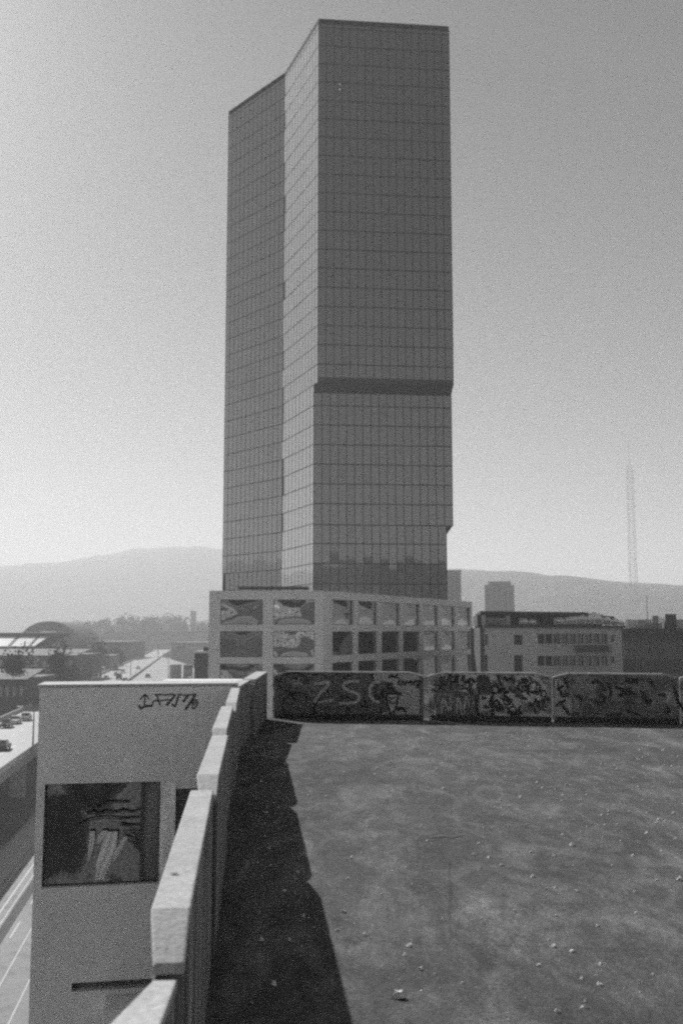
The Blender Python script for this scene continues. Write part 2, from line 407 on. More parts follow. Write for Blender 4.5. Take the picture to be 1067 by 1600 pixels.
# peeling column face between the two openings, its sunlit streaks painted pale
M_peel = mat('sunlit_peel', .95, .8, .3, 10, bump=.5, bscale=30, stretch=(1,1,.22), fine=.3)
mb = MB(); mb.ob(pL+uw*(a1+.004)+Z*(zb+.004), uw*(b0-a1-.008), nw*.012, Z*(zt-zb-.012)); mb.build('pilaster', M_peel, body)
M_dirtyglass = mat('old_window_glass', .02, rough=.06, var=.5, scale=5, bump=.25, bscale=2.2)
M_dirtyglass.node_tree.nodes['Principled BSDF'].inputs['IOR'].default_value = 2.0
w1 = window(body, wall_o, uw, nw, (a0, a1-.235, zb, zt), .16, M_dirtyglass, M_mullion2, fw=.02, bulge=.035, n=16, tilt=.03)
w2 = window(body, wall_o, uw, nw, (a1-.235, a1, zb, zt), .16, mat('paler_glass', .20, .35, .4, 6, stretch=(1,1,.2)), M_mullion2, fw=.02)  # narrow second pane, paler and streaked
w3 = window(body, wall_o, uw, nw, (b0, LW-.06, zb, zt-.1), .16, M_dirtyglass, M_mullion2, fw=.02)
# pale strips shaped as bright reflections, and scrawl, on the big pane
po = WL - nw*.118
def pane_pt(cx, cy): return PP(40+cx/3.811, 1200+cy/3.811, po, nw)
def strokes(name, lst, fpt, nrm, m, parent, w=.02, lab=None, split=False):
    if split: return [strokes(name, [q], fpt, nrm, m, parent, w, lab) for q in lst]
    mb = MB(); k = 0
    for s in lst:
        ww = w
        if isinstance(s[0], (int, float)) or callable(s[0]): ww = s[0]; s = s[1]
        pts = [Vector(fpt(*p)) for p in s]
        # round the corners a little
        q = [pts[0]]
        for i in range(1, len(pts)-1):
            q += [pts[i]*.85+pts[i-1]*.15, pts[i]*.85+pts[i+1]*.15]
        q.append(pts[-1])
        off = nrm*(.0004*k); k += 1
        mb.ribbon([p+off for p in q], ww, nrm)
    return mb.build(name, m, parent, label=lab)
M_reflect = mat('pane_reflection', .85, .28, .1, 6, spec=.9)  # pale glossy colour in place of bright reflections in the glass
def film(pts, w, ph):
    """a creased pale strip before the pane, standing in for a reflection"""
    mb = MB(); n = 14; m_ = 8
    for i in range(n+1):
        t = i/n*(len(pts)-1); k = min(int(t), len(pts)-2); c = pts[k].lerp(pts[k+1], t-k); ww = w*(.55+.45*math.sin(math.pi*min(1, .15+i/n)))
        for j in range(m_+1):
            q = j/m_-.5; mb.v.append(c + uw*(ww*q) + nw*(.012*math.sin(q*13+ph+i*.35)+.010*math.sin(i*.8+ph)))
    for i in range(n):
        for j in range(m_): a_ = i*(m_+1)+j; mb.f.append((a_, a_+1, a_+m_+2, a_+m_+1))
    return mb.build('reflection_strip', M_reflect, w1, smooth=True)
po = WL - nw*.075
for pts, w_, ph in (([(398,378),(393,450),(380,552)],.075,.3), ([(472,374),(450,415),(432,452)],.09,1.4), ([(515,380),(490,500),(455,600),(440,668)],.20,2.2), ([(600,410),(560,480),(520,560)],.07,3.0)):
    film([Vector(pane_pt(*p)) for p in pts], w_, ph)
po = WL - nw*.085
strokes('graffiti_tag', [(.02,[(420,250),(470,215),(540,205),(620,205)]), (.025,[(360,285),(400,265),(430,285),(470,265),(530,270),(580,255),(640,265),(685,250)]), (.02,[(310,350),(380,310),(480,300),(580,305),(690,295)]), (.03,[(560,340),(620,345),(685,340)])], pane_pt, nw, M_fade, w1)
# tag on the wing wall, traced
po = WL + nw*.003
def tag_pt(cx, cy): return PP(200+cx/8.208, 1070+cy/8.208, po, nw)
strokes('graffiti_tag', [
    [(150,195),(225,118),(268,190)], [(220,125),(212,275)], (.030,[(135,262),(165,315),(210,280),(310,272)]), [(310,275),(325,212),(400,206)],
    [(350,120),(378,165),(388,215),(418,270)], [(345,128),(480,132),(605,125)], [(395,210),(530,192)], (.028,[(608,125),(560,195),(490,268)]),
    (.024,[(655,125),(625,220),(603,290),(560,248)]), [(640,128),(750,135),(868,125)], (.028,[(770,135),(740,180),(705,225)]), (.030,[(868,125),(800,230),(735,325)]),
    [(815,250),(870,190),(892,215),(885,270),(850,312),(820,300),(835,260),(885,225)]], tag_pt, nw, M_black, body, w=.018)

# --- parapet panels
def panel(o, u, L, nrm, thick, label, group, m_body, chL=CH, chR=CH, name='parapet_panel', h=H, m_cope=None, tp=.034):
    """precast slab from o along u, chamfered upper corners; nrm = the side of the visible face"""
    e = empty(name, o + u*(L*.5), label, 'parapet panel', group)
    hc = h - .03
    def loft(name, m, lo, hi, w_in, w_out, bev):
        """slab between height functions lo and hi along u, its outer corners cut back towards the ends"""
        st = [(0.0, -DZ, tp), (chL, 0.0, 0.0), (L-chR, 0.0, 0.0), (L, -DZ, tp)]
        mb = MB()
        for a, dz, c in st:
            for z_, w_ in ((lo(dz), w_in), (lo(dz), -thick-w_out+c), (hi(dz), -thick-w_out+c), (hi(dz), w_in)):
                mb.v.append(o + u*a + nrm*w_ + Z*z_)
        right = u.cross(Z).dot(nrm) > 0
        def add(q): mb.f.append(q if right else q[::-1])
        for k in range(3):
            for i_ in range(4):
                j_ = (i_+1) % 4; add((k*4+i_, k*4+j_, (k+1)*4+j_, (k+1)*4+i_)[::-1])
        add((0,1,2,3)); add((12,13,14,15)[::-1])
        return mb.build(name, m, e, bevel=bev)
    loft('slab', m_body, lambda d: 0.0, lambda d: hc+d, 0.0, 0.0, .005)
    loft('coping', m_cope or M_coping, lambda d: hc+d+.001, lambda d: hc+d+.03, .005, .006, .006)
    return e
ends = [t_top(1540)+CH]
specs = []
T = lambda y: t_top(y)
flat_far = [1540, 1235, 1149.5, 1104, 1074.5]
t0 = -.45
lab_left = ['nearest left parapet panel, its pale coping cut off by the bottom of the picture',
            'second left parapet panel from the camera, long bright coping with a dark scuff',
            'third left parapet panel from the camera, starting level with the wing window top',
            'fourth left parapet panel from the camera, short bright coping before the wing coping',
            'fifth left parapet panel from the camera, crossing the coping of the graffiti tagged wing']
GL = 'parapet panels along the left roof edge'
left = []
for i, y in enumerate(flat_far):
    t1 = T(y) + CH
    o = wp(t0, W0 + (-.02 if i % 2 else 0) + (.0 if i < 4 else .01))
    p_end = wp(t1, W0 + (-.02 if i % 2 else 0) + (.0 if i < 4 else .01))
    if i == 1: o = o + W*.030; p_end = p_end + W*.008
    u_i = (p_end-o).normalized(); w_i = Vector((u_i.y, -u_i.x, 0))
    left.append(panel(o, u_i, (p_end-o).length, w_i, (.098 if i < 2 else TH_P), lab_left[i], GL, M_panelin, chR=(.5 if i == 0 else CH), tp=(.05 if i == 0 else .030)))
    t0 = t1 + (.03 if i != 0 else .12)
# two panels turning in towards the corner
def panel2(pa, pb, ha, thick, label, chL, chR):
    u = (pb-pa); L = u.length; u = u/L; n = Vector((u.y,-u.x,0))
    return panel(pa, u, L, n, thick, label, GL, M_panelin, chL=chL, chR=chR)
A6, B6 = PZ(372, 1171, 0), PZ(390.5, 1152.5, 0)
A6 = wp(t0, W0+.0); B6 = PZ(390.5, 1151.5, 0)
left.append(panel2(A6, B6, H, .19, 'sixth left parapet panel, wide coping turned inwards beside the wing coping', .05, .05))
u6 = (B6-A6).normalized()
A7 = PZ(397.5, 1150.5, 0); B7 = PZ(417, 1124.0, 0)
left.append(panel2(A7, B7, H, .20, 'last left parapet panel at the far corner, bright end edge facing the roof', .05, .05))
# dark scuff on the second coping
def cop_pt(px, py): return PZ(px, py, H+.004)
mb = MB(); mb.ribbon([cop_pt(268,1366), cop_pt(273,1364.6), cop_pt(278,1365.5)], .018, Z); mb.build('scuff', M_fade, left[1])

# --- far panels with graffiti
GF = 'graffiti covered parapet panels along the far roof edge'
def fbase(px): # foot of the far parapet line under pixel column px
    n = NF; q = PP(px, 1125, FAR0, n); return Vector((q.x, q.y, 0))
far_specs = [(427, 661.5, 'painted_panel_a', 'far parapet panel with dark bubble graffiti reading ZSC', .15, .25, 1.6, .62),
             (670, 862, 'painted_panel_b', 'far parapet panel with crowded small graffiti and a dark NN block', .20, .62, 3.2, .50),
             (865, 1062, 'painted_panel_c', 'far parapet panel with a broad dark smear and tag at its left end', .17, .40, 2.2, .55),
             (1064.5, 1290, 'painted_panel_d', 'far parapet panel cut off by the right edge of the picture', .18, .45, 2.4, .5)]
far = []
for i, (x0, x1, mn, lab, ga, gb, gs, th) in enumerate(far_specs):
    p, q = fbase(x0), fbase(x1)
    m = graff_mat(mn, ga, gb, gs, th, i*3.1+1)
    far.append(panel(p, UF, (q-p).length, NF, .11, lab, GF, m, m_cope=M_coping))
def far_pt_factory(x0, y0, s, lift):
    o = FAR0 + NF*(.0035+lift)
    return lambda cx, cy: PP(x0+cx/s, y0+cy/s, o, NF)
def circ(cx, cy, rx, ry, a0=0, a1=360, n=18): return [(cx+rx*math.cos(R(a0+(a1-a0)*i/n)), cy+ry*math.sin(R(a0+(a1-a0)*i/n))) for i in range(n+1)]
def blob(name, pts, fpt, m, parent):
    mb = MB(); mb.poly([fpt(*p) for p in pts]); 
    f = mb.f[0]; n = (mb.v[1]-mb.v[0]).cross(mb.v[2]-mb.v[1])
    return mb.build(name, m, parent)
# panel 1: crop of (415,1035)-(675,1145) at 4.104 px per px
f1 = lambda l: far_pt_factory(415, 1035, 4.104, l)
M_bare = mat('bare_panel', .46, .85, .2, 5, fine=.25)
M_dark1 = graff_mat('bubble_fill', .035, .075, 3.0, .5, 4.0)
blob('bare_patch', [(740,70),(930,70),(985,85),(985,340),(760,345),(745,330),(820,300),(860,200),(800,130),(690,110),(690,75)], f1(.0), M_bare, far[0])
strokes('graffiti_tag', [
    (.035, circ(180,130,95,65,100,370)), (.03, circ(200,280,95,85,60,330)), (.03, circ(350,300,40,60,90,300)), (.03,[(300,80),(360,75),(400,105),(470,70)]),
    (.03,[(495,75),(500,110),(540,75)]), (.05,[(680,75),(690,105)]), (.03,[(515,345),(525,280),(545,340)]), (.035,[(735,345),(740,285)]),
    (.045, circ(725,185,22,50,0,300))], f1(.002), NF, M_black, far[0], split=True)
strokes('graffiti_letter', [
    (.055,[(310,140),(360,132),(420,128),(385,165),(345,205),(310,260)]), (.045,[(335,262),(390,245),(440,245)]),
    (.055,[(600,122),(545,120),(500,135),(500,165),(545,188),(590,205),(605,230),(580,258),(530,265),(475,262)]),
    (.05,[(735,130),(700,125),(668,160),(665,210),(690,245),(730,258)]),
    (.02,[(160,120),(190,115),(220,125)]), (.03,[(170,140),(210,135),(240,140)]), (.02,[(175,155),(225,152)]), (.02,[(215,100),(200,160)])],
    f1(.0045), NF, M_pale, far[0], split=True)
# a scrawled mask-like face (abstract) with hat and jaw, and the tag beside it
M_bare2 = mat('pale_fill', .55, .85, .2, 8)
blob('pale_fill', [(775,215),(850,205),(840,260),(825,310),(795,318),(780,280)], f1(.005), M_bare2, far[0])
strokes('graffiti_face', [
    (.13,[(790,130),(795,165),(800,190)]), (.06,[(750,185),(800,195),(870,205)]), (.04,[(775,205),(782,270),(800,330)]), (.04,[(850,200),(842,270),(820,325)]),
    (.03,[(790,225),(808,235),(835,222)]), (.025,[(795,255),(810,268),(832,255)]), (.025,[(795,240),(797,265)]), (.04,[(790,330),(830,340)]),
    (.05,[(840,310),(865,290),(895,305),(890,325)]), (.025,[(740,200),(770,240)])], f1(.008), NF, M_black, far[0])
strokes('graffiti_tag', [(.04,[(860,115),(850,135),(870,145),(885,130),(875,115)]), (.03,[(895,150),(900,115),(915,140),(930,115),(935,150)]), (.035,[(945,120),(950,145),(955,120),(990,120)]), (.05,[(995,118),(970,150),(978,165)]), (.035,[(790,105),(800,80),(815,100),(850,75)]), (.03,[(800,80),(860,105)])], f1(.006), NF, M_black, far[0], split=True)
# panel 2: crop of (640,1040)-(800,1140) at 6.669 ; right half crop of (760,1040) same scale
f2 = lambda l: far_pt_factory(640, 1040, 6.669, l)
f2b = lambda l: far_pt_factory(760, 1040, 6.669, l)
M_dark2 = graff_mat('block_fill', .14, .30, 5, .55, 9)
blob('painted_block', [(270,280),(330,265),(420,275),(520,262),(640,300),(660,400),(690,530),(640,545),(500,555),(400,550),(280,540)], f2(.0), M_dark2, far[1])
blob('dark_patch', [(700,110),(760,95),(830,110),(845,240),(850,300),(720,305),(690,230)], f2(.001), M_fade, far[1])
blob('pale_fill', [(730,310),(830,305),(850,330),(845,470),(740,480),(725,400)], f2(.001), M_bare2, far[1])
strokes('graffiti_letter', [(.03,[(330,500),(345,320),(420,500),(430,310)]), (.03,[(490,500),(500,310),(560,500),(590,320)]), (.02,[(520,420),(550,530)]), (.02,[(600,330),(620,420)])], f2(.003), NF, M_pale, far[1], split=True)
strokes('graffiti_letter', [
    (.045,[(425,90),(432,260)]), (.035,[(430,120),(500,115),(490,160),(445,170)]), (.035,[(445,175),(510,185),(480,235)]), (.035,[(310,130),(330,190),(380,200)]), (.03,[(300,250),(390,180),(410,100)]),
    (.06,[(560,100),(550,150),(600,180),(640,130),(680,180)]), (.06,[(640,180),(620,240),(660,300)]), (.06,[(700,320),(690,430),(720,520),(760,560)]), (.06,[(855,320),(865,430),(860,540)]),
    (.05,[(750,350),(770,330),(790,350)]), (.06,[(770,420),(800,440),(830,425)]), (.08,[(740,520),(780,545),(830,530)]), (.03,[(540,250),(580,230),(610,260)])], f2(.004), NF, M_black, far[1])
strokes('graffiti_letter', [
    (.05,[(120,100),(140,180),(170,215)]), (.045,[(90,190),(125,250),(140,300)]), (.04, circ(90,250,45,40,0,360)), (.05,[(190,110),(200,160),(260,130),(300,180)]), (.045,[(140,290),(160,250),(200,240),(190,300)]),
    (.045,[(240,230),(280,290),(340,200),(330,150)]), (.035, circ(375,225,42,48,0,360)), (.09,[(360,160),(400,150),(430,180)]), (.035, circ(495,230,62,60,0,360)), (.04,[(450,120),(470,160)]),
    (.06,[(180,300),(215,360),(260,400)]), (.05,[(80,380),(110,360),(150,420),(180,470)]), (.07,[(100,470),(150,450),(130,410)]), (.09,[(220,480),(270,500),(330,495)]), (.04,[(300,330),(330,300),(350,330),(420,350)]),
    (.04,[(440,375),(470,430),(500,380),(520,340)]), (.04,[(500,370),(550,380),(530,420),(570,460)]), (.04,[(570,350),(600,400),(580,450),(610,470)]), (.035, circ(620,385,30,45,60,330)), (.04,[(430,240),(430,300)])], f2b(.004), NF, M_black, far[1])
strokes('graffiti_outline', [(.05,[(70,370),(90,370),(130,410),(180,460),(230,470)]), (.05,[(90,500),(150,520),(240,530)]), (.06,[(380,530),(480,525),(620,520)]), (.06,[(480,130),(560,160),(620,280)]), (.04,[(60,250),(100,270),(140,330)]), (.03,[(470,330),(530,320)])], f2b(.003), NF, M_bare2, far[1], split=True)
# panel 3
blob('bare_patch', [(705,150),(760,140),(800,180),(800,320),(880,340),(895,420),(880,540),(720,545),(712,400)], f2b(.0), M_bare, far[2])
M_dark3 = graff_mat('smear_fill', .13, .28, 2.0, .5, 15)
blob('painted_smear', [(840,110),(1050,95),(1250,100),(1500,115),(1700,140),(1760,220),(1700,330),(1500,420),(1250,540),(1000,550),(900,480),(905,380),(860,300),(850,200)], f2b(.001), M_dark3, far[2])
strokes('graffiti_tag', [(.05,[(815,130),(840,200),(850,240)]), (.06,[(735,230),(780,280),(790,330),(870,290)]), (.06,[(760,370),(800,430),(870,520)]), (.05,[(725,420),(770,390),(830,360)]), (.05,[(760,240),(800,210)]),
    (.10,[(1450,150),(1520,165),(1580,160)]), (.05,[(1330,230),(1480,260),(1560,310)]), (.05,[(1250,180),(1300,260),(1280,340)]), (.04,[(1600,260),(1650,300),(1620,350)])], f2b(.003), NF, M_black, far[2])
strokes('graffiti_tag', [(.06,[(1950,200),(2000,400),(2080,480)]), (.05,[(2050,150),(2150,260),(2100,420)])], f2b(.003), NF, M_black, far[3], split=True)
# layers of older scrawl
rg2 = random.Random(21)
def scrawl(pan, x0, x1, y0, y1, n, m, lift, w0, w1, name='graffiti_scrawl'):
    o = FAR0 + NF*(.0035+lift)
    for k in range(n):
        cx, cy = rg2.uniform(x0, x1), rg2.uniform(y0, y1); a = rg2.uniform(0, 6.28); pts = []; turn = rg2.uniform(-.9, .9)
        for j in range(rg2.randint(5, 11)):
            pts.append(PP(min(x1, max(x0, cx)), min(y1, max(y0, cy)), o, NF)); st = rg2.uniform(2.0, 4.0)
            cx += math.cos(a)*st; cy += math.sin(a)*st*1.1; a += turn + rg2.uniform(-.8, .8)
            if rg2.random() < .25: turn = -turn
        pts = [p + NF*(.00012*k) for j, p in enumerate(pts) if j == 0 or (p-pts[j-1]).length > .01]
        if len(pts) < 3: continue
        q = [pts[0]]
        for j in range(1, len(pts)-1): q += [pts[j]*.75+pts[j-1]*.25, pts[j]*.75+pts[j+1]*.25]
        q.append(pts[-1]); mb = MB(); ww = rg2.uniform(w0, w1)
        mb.ribbon(q, ww, NF); mb.build(name, m, pan)
M_mid = mat('grey_spray', .26, .8, .3, 8)
scrawl(far[0], 432, 620, 1060, 1112, 8, M_dark1, .001, .03, .05)
scrawl(far[1], 676, 750, 1056, 1080, 9, M_black, .0046, .02, .04); scrawl(far[1], 765, 856, 1058, 1116, 16, M_black, .0046, .02, .045); scrawl(far[1], 770, 856, 1060, 1116, 7, M_bare2, .0040, .015, .03); scrawl(far[1], 680, 740, 1085, 1116, 5, M_mid, .0042, .02, .04)
scrawl(far[2], 872, 1055, 1064, 1120, 16, M_black, .0035, .025, .06); scrawl(far[2], 880, 1050, 1064, 1116, 12, M_mid, .0028, .02, .06)
scrawl(far[3], 1072, 1200, 1066, 1120, 8, M_black, .0035, .03, .05)
# dark upstand along the foot of the far parapet
mb = MB()
for i in range(len(far_specs)):
    p, q = fbase(far_specs[i][0]+3), fbase(far_specs[i][1]-1)
    d = (q-p)
    b = MB(); b.ob(p+NF*.010, d, NF*.045, Z*.10); b.build('upstand', M_darkroof, far[i], bevel=.01)

mb = MB(); mb.ribbon([PZ(x, y, .004) for x, y in ((676,1309),(690,1306),(705,1308),(722,1306))], lambda q: .10*(1-abs(2*q-1))+.03, Z)
tag(mb.build('oil_stain', mat('oil_stain', .05, .8, .4, 9)), kind='structure')
# --- litter on the deck
def chip_mesh(mb, c, r, seed):
    rr = random.Random(seed); n0 = len(mb.v)
    for k in range(7):
        a = k*2*math.pi/7; mb.v.append(c + Vector((math.cos(a)*r*rr.uniform(.6,1.2), math.sin(a)*r*rr.uniform(.6,1.2), rr.uniform(.0,.2)*r)))
    for k in range(7):
        a = k*2*math.pi/7+.3; mb.v.append(c + Vector((math.cos(a)*r*.6*rr.uniform(.5,1.2), math.sin(a)*r*.6*rr.uniform(.5,1.2), r*rr.uniform(.5,1.1))))
    for k in range(7):
        j = (k+1)%7; mb.f.append((n0+k, n0+j, n0+7+j, n0+7+k))
    mb.f.append(tuple(n0+7+k for k in range(7)))
chips = [(622,1560,.034,'largest pale rubble chip, near the bottom of the roof deck beside the shadow'),
         (1062,1376,.022,'pale rubble chip at the right edge of the picture on the roof deck'),
         (813,1247,.020,'pale rubble chip in the middle of the roof deck, far half'),
         (683,1263,.018,'pale rubble chip on the roof deck left of the middle, far half'),
         (894,1322,.024,'dull rubble chip on a lighter stain of the roof deck at right'),
         (640,1480,.018,'grey rubble chip above the largest chip on the near roof deck'),
         (893,1488,.016,'pale rubble chip on the near roof deck at lower right'),
         (428,1540,.020,'pale rubble chip inside the black parapet shadow near the camera'),
         (501,1198,.020,'pale rubble chip just right of the far shadow step')]
for i, (px, py, r, lab) in enumerate(chips):
    c = PZ(px, py, 0); mb = MB(); chip_mesh(mb, c, r, i+50)
    tag(mb.build('rubble_chip', M_rubble), lab, 'rubble chip', 'pale rubble chips scattered on the roof deck')
mb = MB(); rg = random.Random(3)
for k in range(3600):
    t = 1.5 + 15.5*rg.random()**.7; w = rg.uniform(.0, 13)
    p = wp(t, w, 0)
    if (p-FAR0).dot(-NF) > -.15: continue
    cl = mnoise.noise(Vector((p.x*.5, p.y*.5, 2)))
    if cl < -.05 and rg.random() < .65: continue
    chip_mesh(mb, p, rg.choice((.006,.007,.008,.009,.011,.013,.017)), k)
tag(mb.build('gravel', M_rubble), kind='stuff', label='fine pale grit scattered over the dark roof deck', cat='gravel')

# ================================================================== TOWER
tC = P(498, 28, 165.0); ZT = tC.z
tA, tB, tD = PZ(357.5,173,ZT), PZ(445,112.5,ZT), PZ(701,40,ZT)
flat = lambda v: Vector((v.x, v.y, 0))
A, B, C, D = flat(tA), flat(tB), flat(tC), flat(tD)
E = D + Vector((-1.0, 17, 0)); Fp = E + Vector((-8, 16, 0)); G = A + Vector((4, 17, 0))
tower = empty('glass_tower', (0, 182, STREET), 'tall dark glass office tower with folded facets and a stepped overhang', 'tower')
zs1 = P(499, 597, C.y).z                      # underside of the upper block
# lower front plane is set back along BC
cb = (B-C).normalized()
def px_of(p):
    d = p-EYE; x = d.x; y = d.y*CT + d.z*ST; z = -d.y*ST + d.z*CT
    return 533.5 + F*x/y, 800 - F*z/y
s = 0
while px_of(C+cb*s+Z*zs1)[0] > 490.5: s += .05
C2 = C + cb*s
cd = (D-C).normalized(); ab = (A-B).normalized(); de = (E-D).normalized()
t = 0
while px_of(C2+cd*t+Z*(zs1-3))[0] < 704.5: t += .05
D2 = C2 + cd*t
zs2 = P(490, 613, C2.y).z
t = 0
zs3 = P(700, 822, D2.y).z
while px_of(C2+cd*t+Z*(zs3-2))[0] < 697: t += .05
D3 = C2 + cd*t
print('tower', A, B, C, D, C2, D2, D3, 'ZT', ZT, zs1, zs2, zs3)
FL = 31.1/F*C2.y / 1.0
FL = (P(490, 633, C2.y).z - P(490, 880.6, C2.y).z)/8
print('floor', FL, 'A low px', px_of(A+Z*10), 'C low', px_of(C2+Z*8), px_of(B+Z*10), 'D', px_of(D+Z*zs1))
zref = P(490, 880.6, C2.y).z - FL             # a floor line
M_tglass2 = M_tglass
def facade(parent, p, q, z0, z1, ncol, zlines, name='glass_facade'):
    """curtain wall from p to q (seen from outside p is left)"""
    d = (q-p); L = d.length; u = d/L; n = Vector((u.y, -u.x, 0))
    zl = sorted([z0] + [z for z in zlines if z0+.4 < z < z1-.4] + [z1])
    g = MB(); m = MB()
    for j in range(len(zl)-1):
        for i in range(ncol):
            a, b = p+u*(L*i/ncol), p+u*(L*(i+1)/ncol)
            t1, t2 = rnd.gauss(0, .0035), rnd.gauss(0, .0045)
            k = [a+Z*zl[j]+n*(-t1-t2), b+Z*zl[j]+n*(t1-t2), b+Z*zl[j+1]+n*(t1+t2), a+Z*zl[j+1]+n*(-t1+t2)]
            g.quad(*k)
    fo = g.build(name, M_tglass2, parent)
    fo.data.materials.append(M_tblind)
    for pl in fo.data.polygons:
        if rnd.random() < .10: pl.material_index = 1
    for i in range(ncol+1):
        c = p+u*(L*i/ncol); hw = (.062 if ncol > 13 else .05)
        m.ob(c-u*hw+Z*z0-n*.05, u*(2*hw), n*.075, Z*(z1-z0))
    for z in zl:
        hz = (.075 if ncol > 13 else .06)
        for i in range(ncol):
            m.ob(p+u*(L*i/ncol+.055)+Z*(z-hz)-n*.05, u*(L/ncol-.11), n*.07, Z*(2*hz))
    m.build('mullion_grid', M_mullion, fo)
    return fo
zl_all = [zref + FL*k for k in range(-12, 40)]
# upper block
CAP = 0.9
facade(tower, C, D, zs1, ZT-CAP, 17, zl_all)
ZLAB = P(352, 897, A.y).z
facade(tower, B, C, zs1, ZT-CAP, 12, zl_all)
facade(tower, A, B, ZLAB, ZT-CAP, 13, zl_all)
facade(tower, B, C2, STREET, zs1, 9, zl_all)
facade(tower, C2, D2, zs3, zs2, 17, zl_all)
facade(tower, C2, D3, STREET, zs3, 16, zl_all)
facade(tower, D, E, zs1, ZT-CAP, 13, zl_all)
facade(tower, D2, E, zs3, zs1, 10, zl_all)
E3 = E + (D3-D2)
facade(tower, D3, E3, STREET, zs3, 10, zl_all)
ai = A - ab*.95
facade(tower, ai, B, STREET, ZLAB, 12, zl_all)
# closing walls at the back, crown, soffits
mb = MB()
for a, b in ((E, Fp), (Fp, G), (G, A)): mb.quad(a+Z*STREET, b+Z*STREET, b+Z*(ZT-CAP), a+Z*(ZT-CAP))
mb.build('rear_facade', M_inddark, tower)
mb = MB(); mb.prism([(p.x,p.y) for p in (A,B,C,D,E,Fp,G)], ZT-CAP+.01, ZT)
mb.build('crown_band', M_mullion, tower)
mb = MB(); mb.poly([D+Z*zs1, C+Z*zs1, C2+Z*zs2, D2+Z*zs2]); mb.poly([D+Z*zs1, D2+Z*zs2, E+Z*zs1]); mb.build('soffit', M_soffit, tower)
mb = MB(); mb.poly([D2+Z*zs3, D3+Z*(zs3-1.5), E3+Z*(zs3-1.5), E+Z*zs3][::-1]); mb.poly([D2+Z*zs3, D3+Z*zs3, D3+Z*(zs3-1.5)]); mb.build('soffit', M_soffit, tower)
aj = ai + Vector((3,17,0))
mb = MB(); mb.poly([A+Z*ZLAB, ai+Z*ZLAB, ai+Z*(ZLAB-2.0)]); mb.poly([A+Z*ZLAB, ai+Z*(ZLAB-2.0), aj+Z*(ZLAB-2.0), G+Z*ZLAB]); mb.build('soffit', M_soffit, tower)
mb = MB(); mb.ob(C+Z*(zs1-.02)-cd*.02, cd*((D-C).length+.04), Vector((cd.y,-cd.x,0))*.12, Z*.9); mb.build('overhang_edge', M_soffit, tower)
# a few opened vents in the facade
nC = Vector((cd.y, -cd.x, 0))
for (px, py) in ((529.5, 132.5), (529.0, 140.5)):
    q = PP(px, py, C+nC*.12, nC); mb = MB(); mb.ob(q, cd*.35, nC*.05, Z*.35); mb.build('vent_flap', M_white, tower)

# ================================================================== PODIUM (gridded stone block in front)
pod = empty('podium_building', (0, 135, STREET), 'pale stone office block with deep square mirrored windows at the foot of the tower', 'office building')
p0 = P(327, 925, 115); p1 = P(505, 925.5, 115)
ztop = (p0.z+p1.z)/2
p2 = PZ(737.5, 942, ztop)
q0, q1, q2 = flat(p0), flat(p1), flat(p2)
def plane_uv(o, n, u, px, py):
    q = PP(px, py, o, n); return (q-o).dot(u), q.z
def face_block(a, b, cols, rows, zt, nbig, bulge):
    d = b-a; L = d.length; u = d/L; n = Vector((u.y,-u.x,0))
    zr = [(plane_uv(a, n, u, rx, rb)[1], plane_uv(a, n, u, rx, rt)[1]) for rx, rt, rb in rows]
    st = zr[0][1]-zr[1][1]
    while zr[-1][0] - st > STREET + 2: zr.append((zr[-1][0]-st, zr[-1][1]-st))
    holes = []
    for (x0, x1, ry) in cols:
        c0, c1 = plane_uv(a, n, u, x0, ry)[0], plane_uv(a, n, u, x1, ry)[0]
        for (zb, zt2) in zr: holes.append((c0, c1, zb, zt2))
    mb = MB(); wall_open(mb, a, u, L, STREET, zt, holes, n, .32)
    for h in holes: window(pod, a, u, n, h, .32, M_pglass, M_mullion2, fw=.07, bulge=bulge*rnd.uniform(.6,1.5), n=14, tilt=rnd.uniform(-.08,.08))
    return mb
rowsL = [(378, 937, 976), (378, 986.5, 1027), (378, 1037.5, 1078)]
mL = face_block(q0, q1, [(344.5,410.5,957),(427,491.5,957)], rowsL, ztop, 2, .075)
rowsR = [(535, 937.5, 976.5), (535, 987, 1024), (535, 1035, 1074)]
mR = face_block(q1, q2, [(519.5,553,957),(559.5,590,957),(596.5,625,957),(630,656,957),(661,684.5,957),(689.5,710.5,957),(715,735,957)], rowsR, ztop, 7, .11)
mL.v, nv = mL.v, len(mL.v)
mL.f += [tuple(i+nv for i in f) for f in mR.f]; mL.v += mR.v
bkL, bkR = q0+Vector((1.5,32,0)), q2+Vector((-8,2,0))
mL.quad(bkL+Z*STREET, q0+Z*STREET, q0+Z*ztop, bkL+Z*ztop)
mL.quad(q2+Z*STREET, bkR+Z*STREET, bkR+Z*ztop, q2+Z*ztop)
mL.quad(bkR+Z*STREET, bkL+Z*STREET, bkL+Z*ztop, bkR+Z*ztop)
mL.build('wall', M_podium, pod)
mb = MB(); mb.prism([(p.x,p.y) for p in (q0,q1,q2,bkR,bkL)], ztop+.003, ztop+.16); mb.build('roof', M_podium, pod)
r0, r1 = P(371, 919, 122), P(481, 919, 122)
mb = MB(); zr0, zr1 = P(371, 922, 122).z, P(371, 916.5, 122).z
mb.box(r0.x, r1.x, 122, 126, zr1-.28, zr1); mb.build('roof_canopy', M_darkroof, pod)
mb = MB()
for k in range(6):
    x = r0.x+.3+(r1.x-r0.x-.6)*k/5; mb.box(x-.05, x+.05, 122.2, 122.3, ztop+.16, zr1-.283); mb.box(x-.05, x+.05, 125.6, 125.7, ztop+.16, zr1-.283)
mb.build('canopy_post', M_mullion, pod)

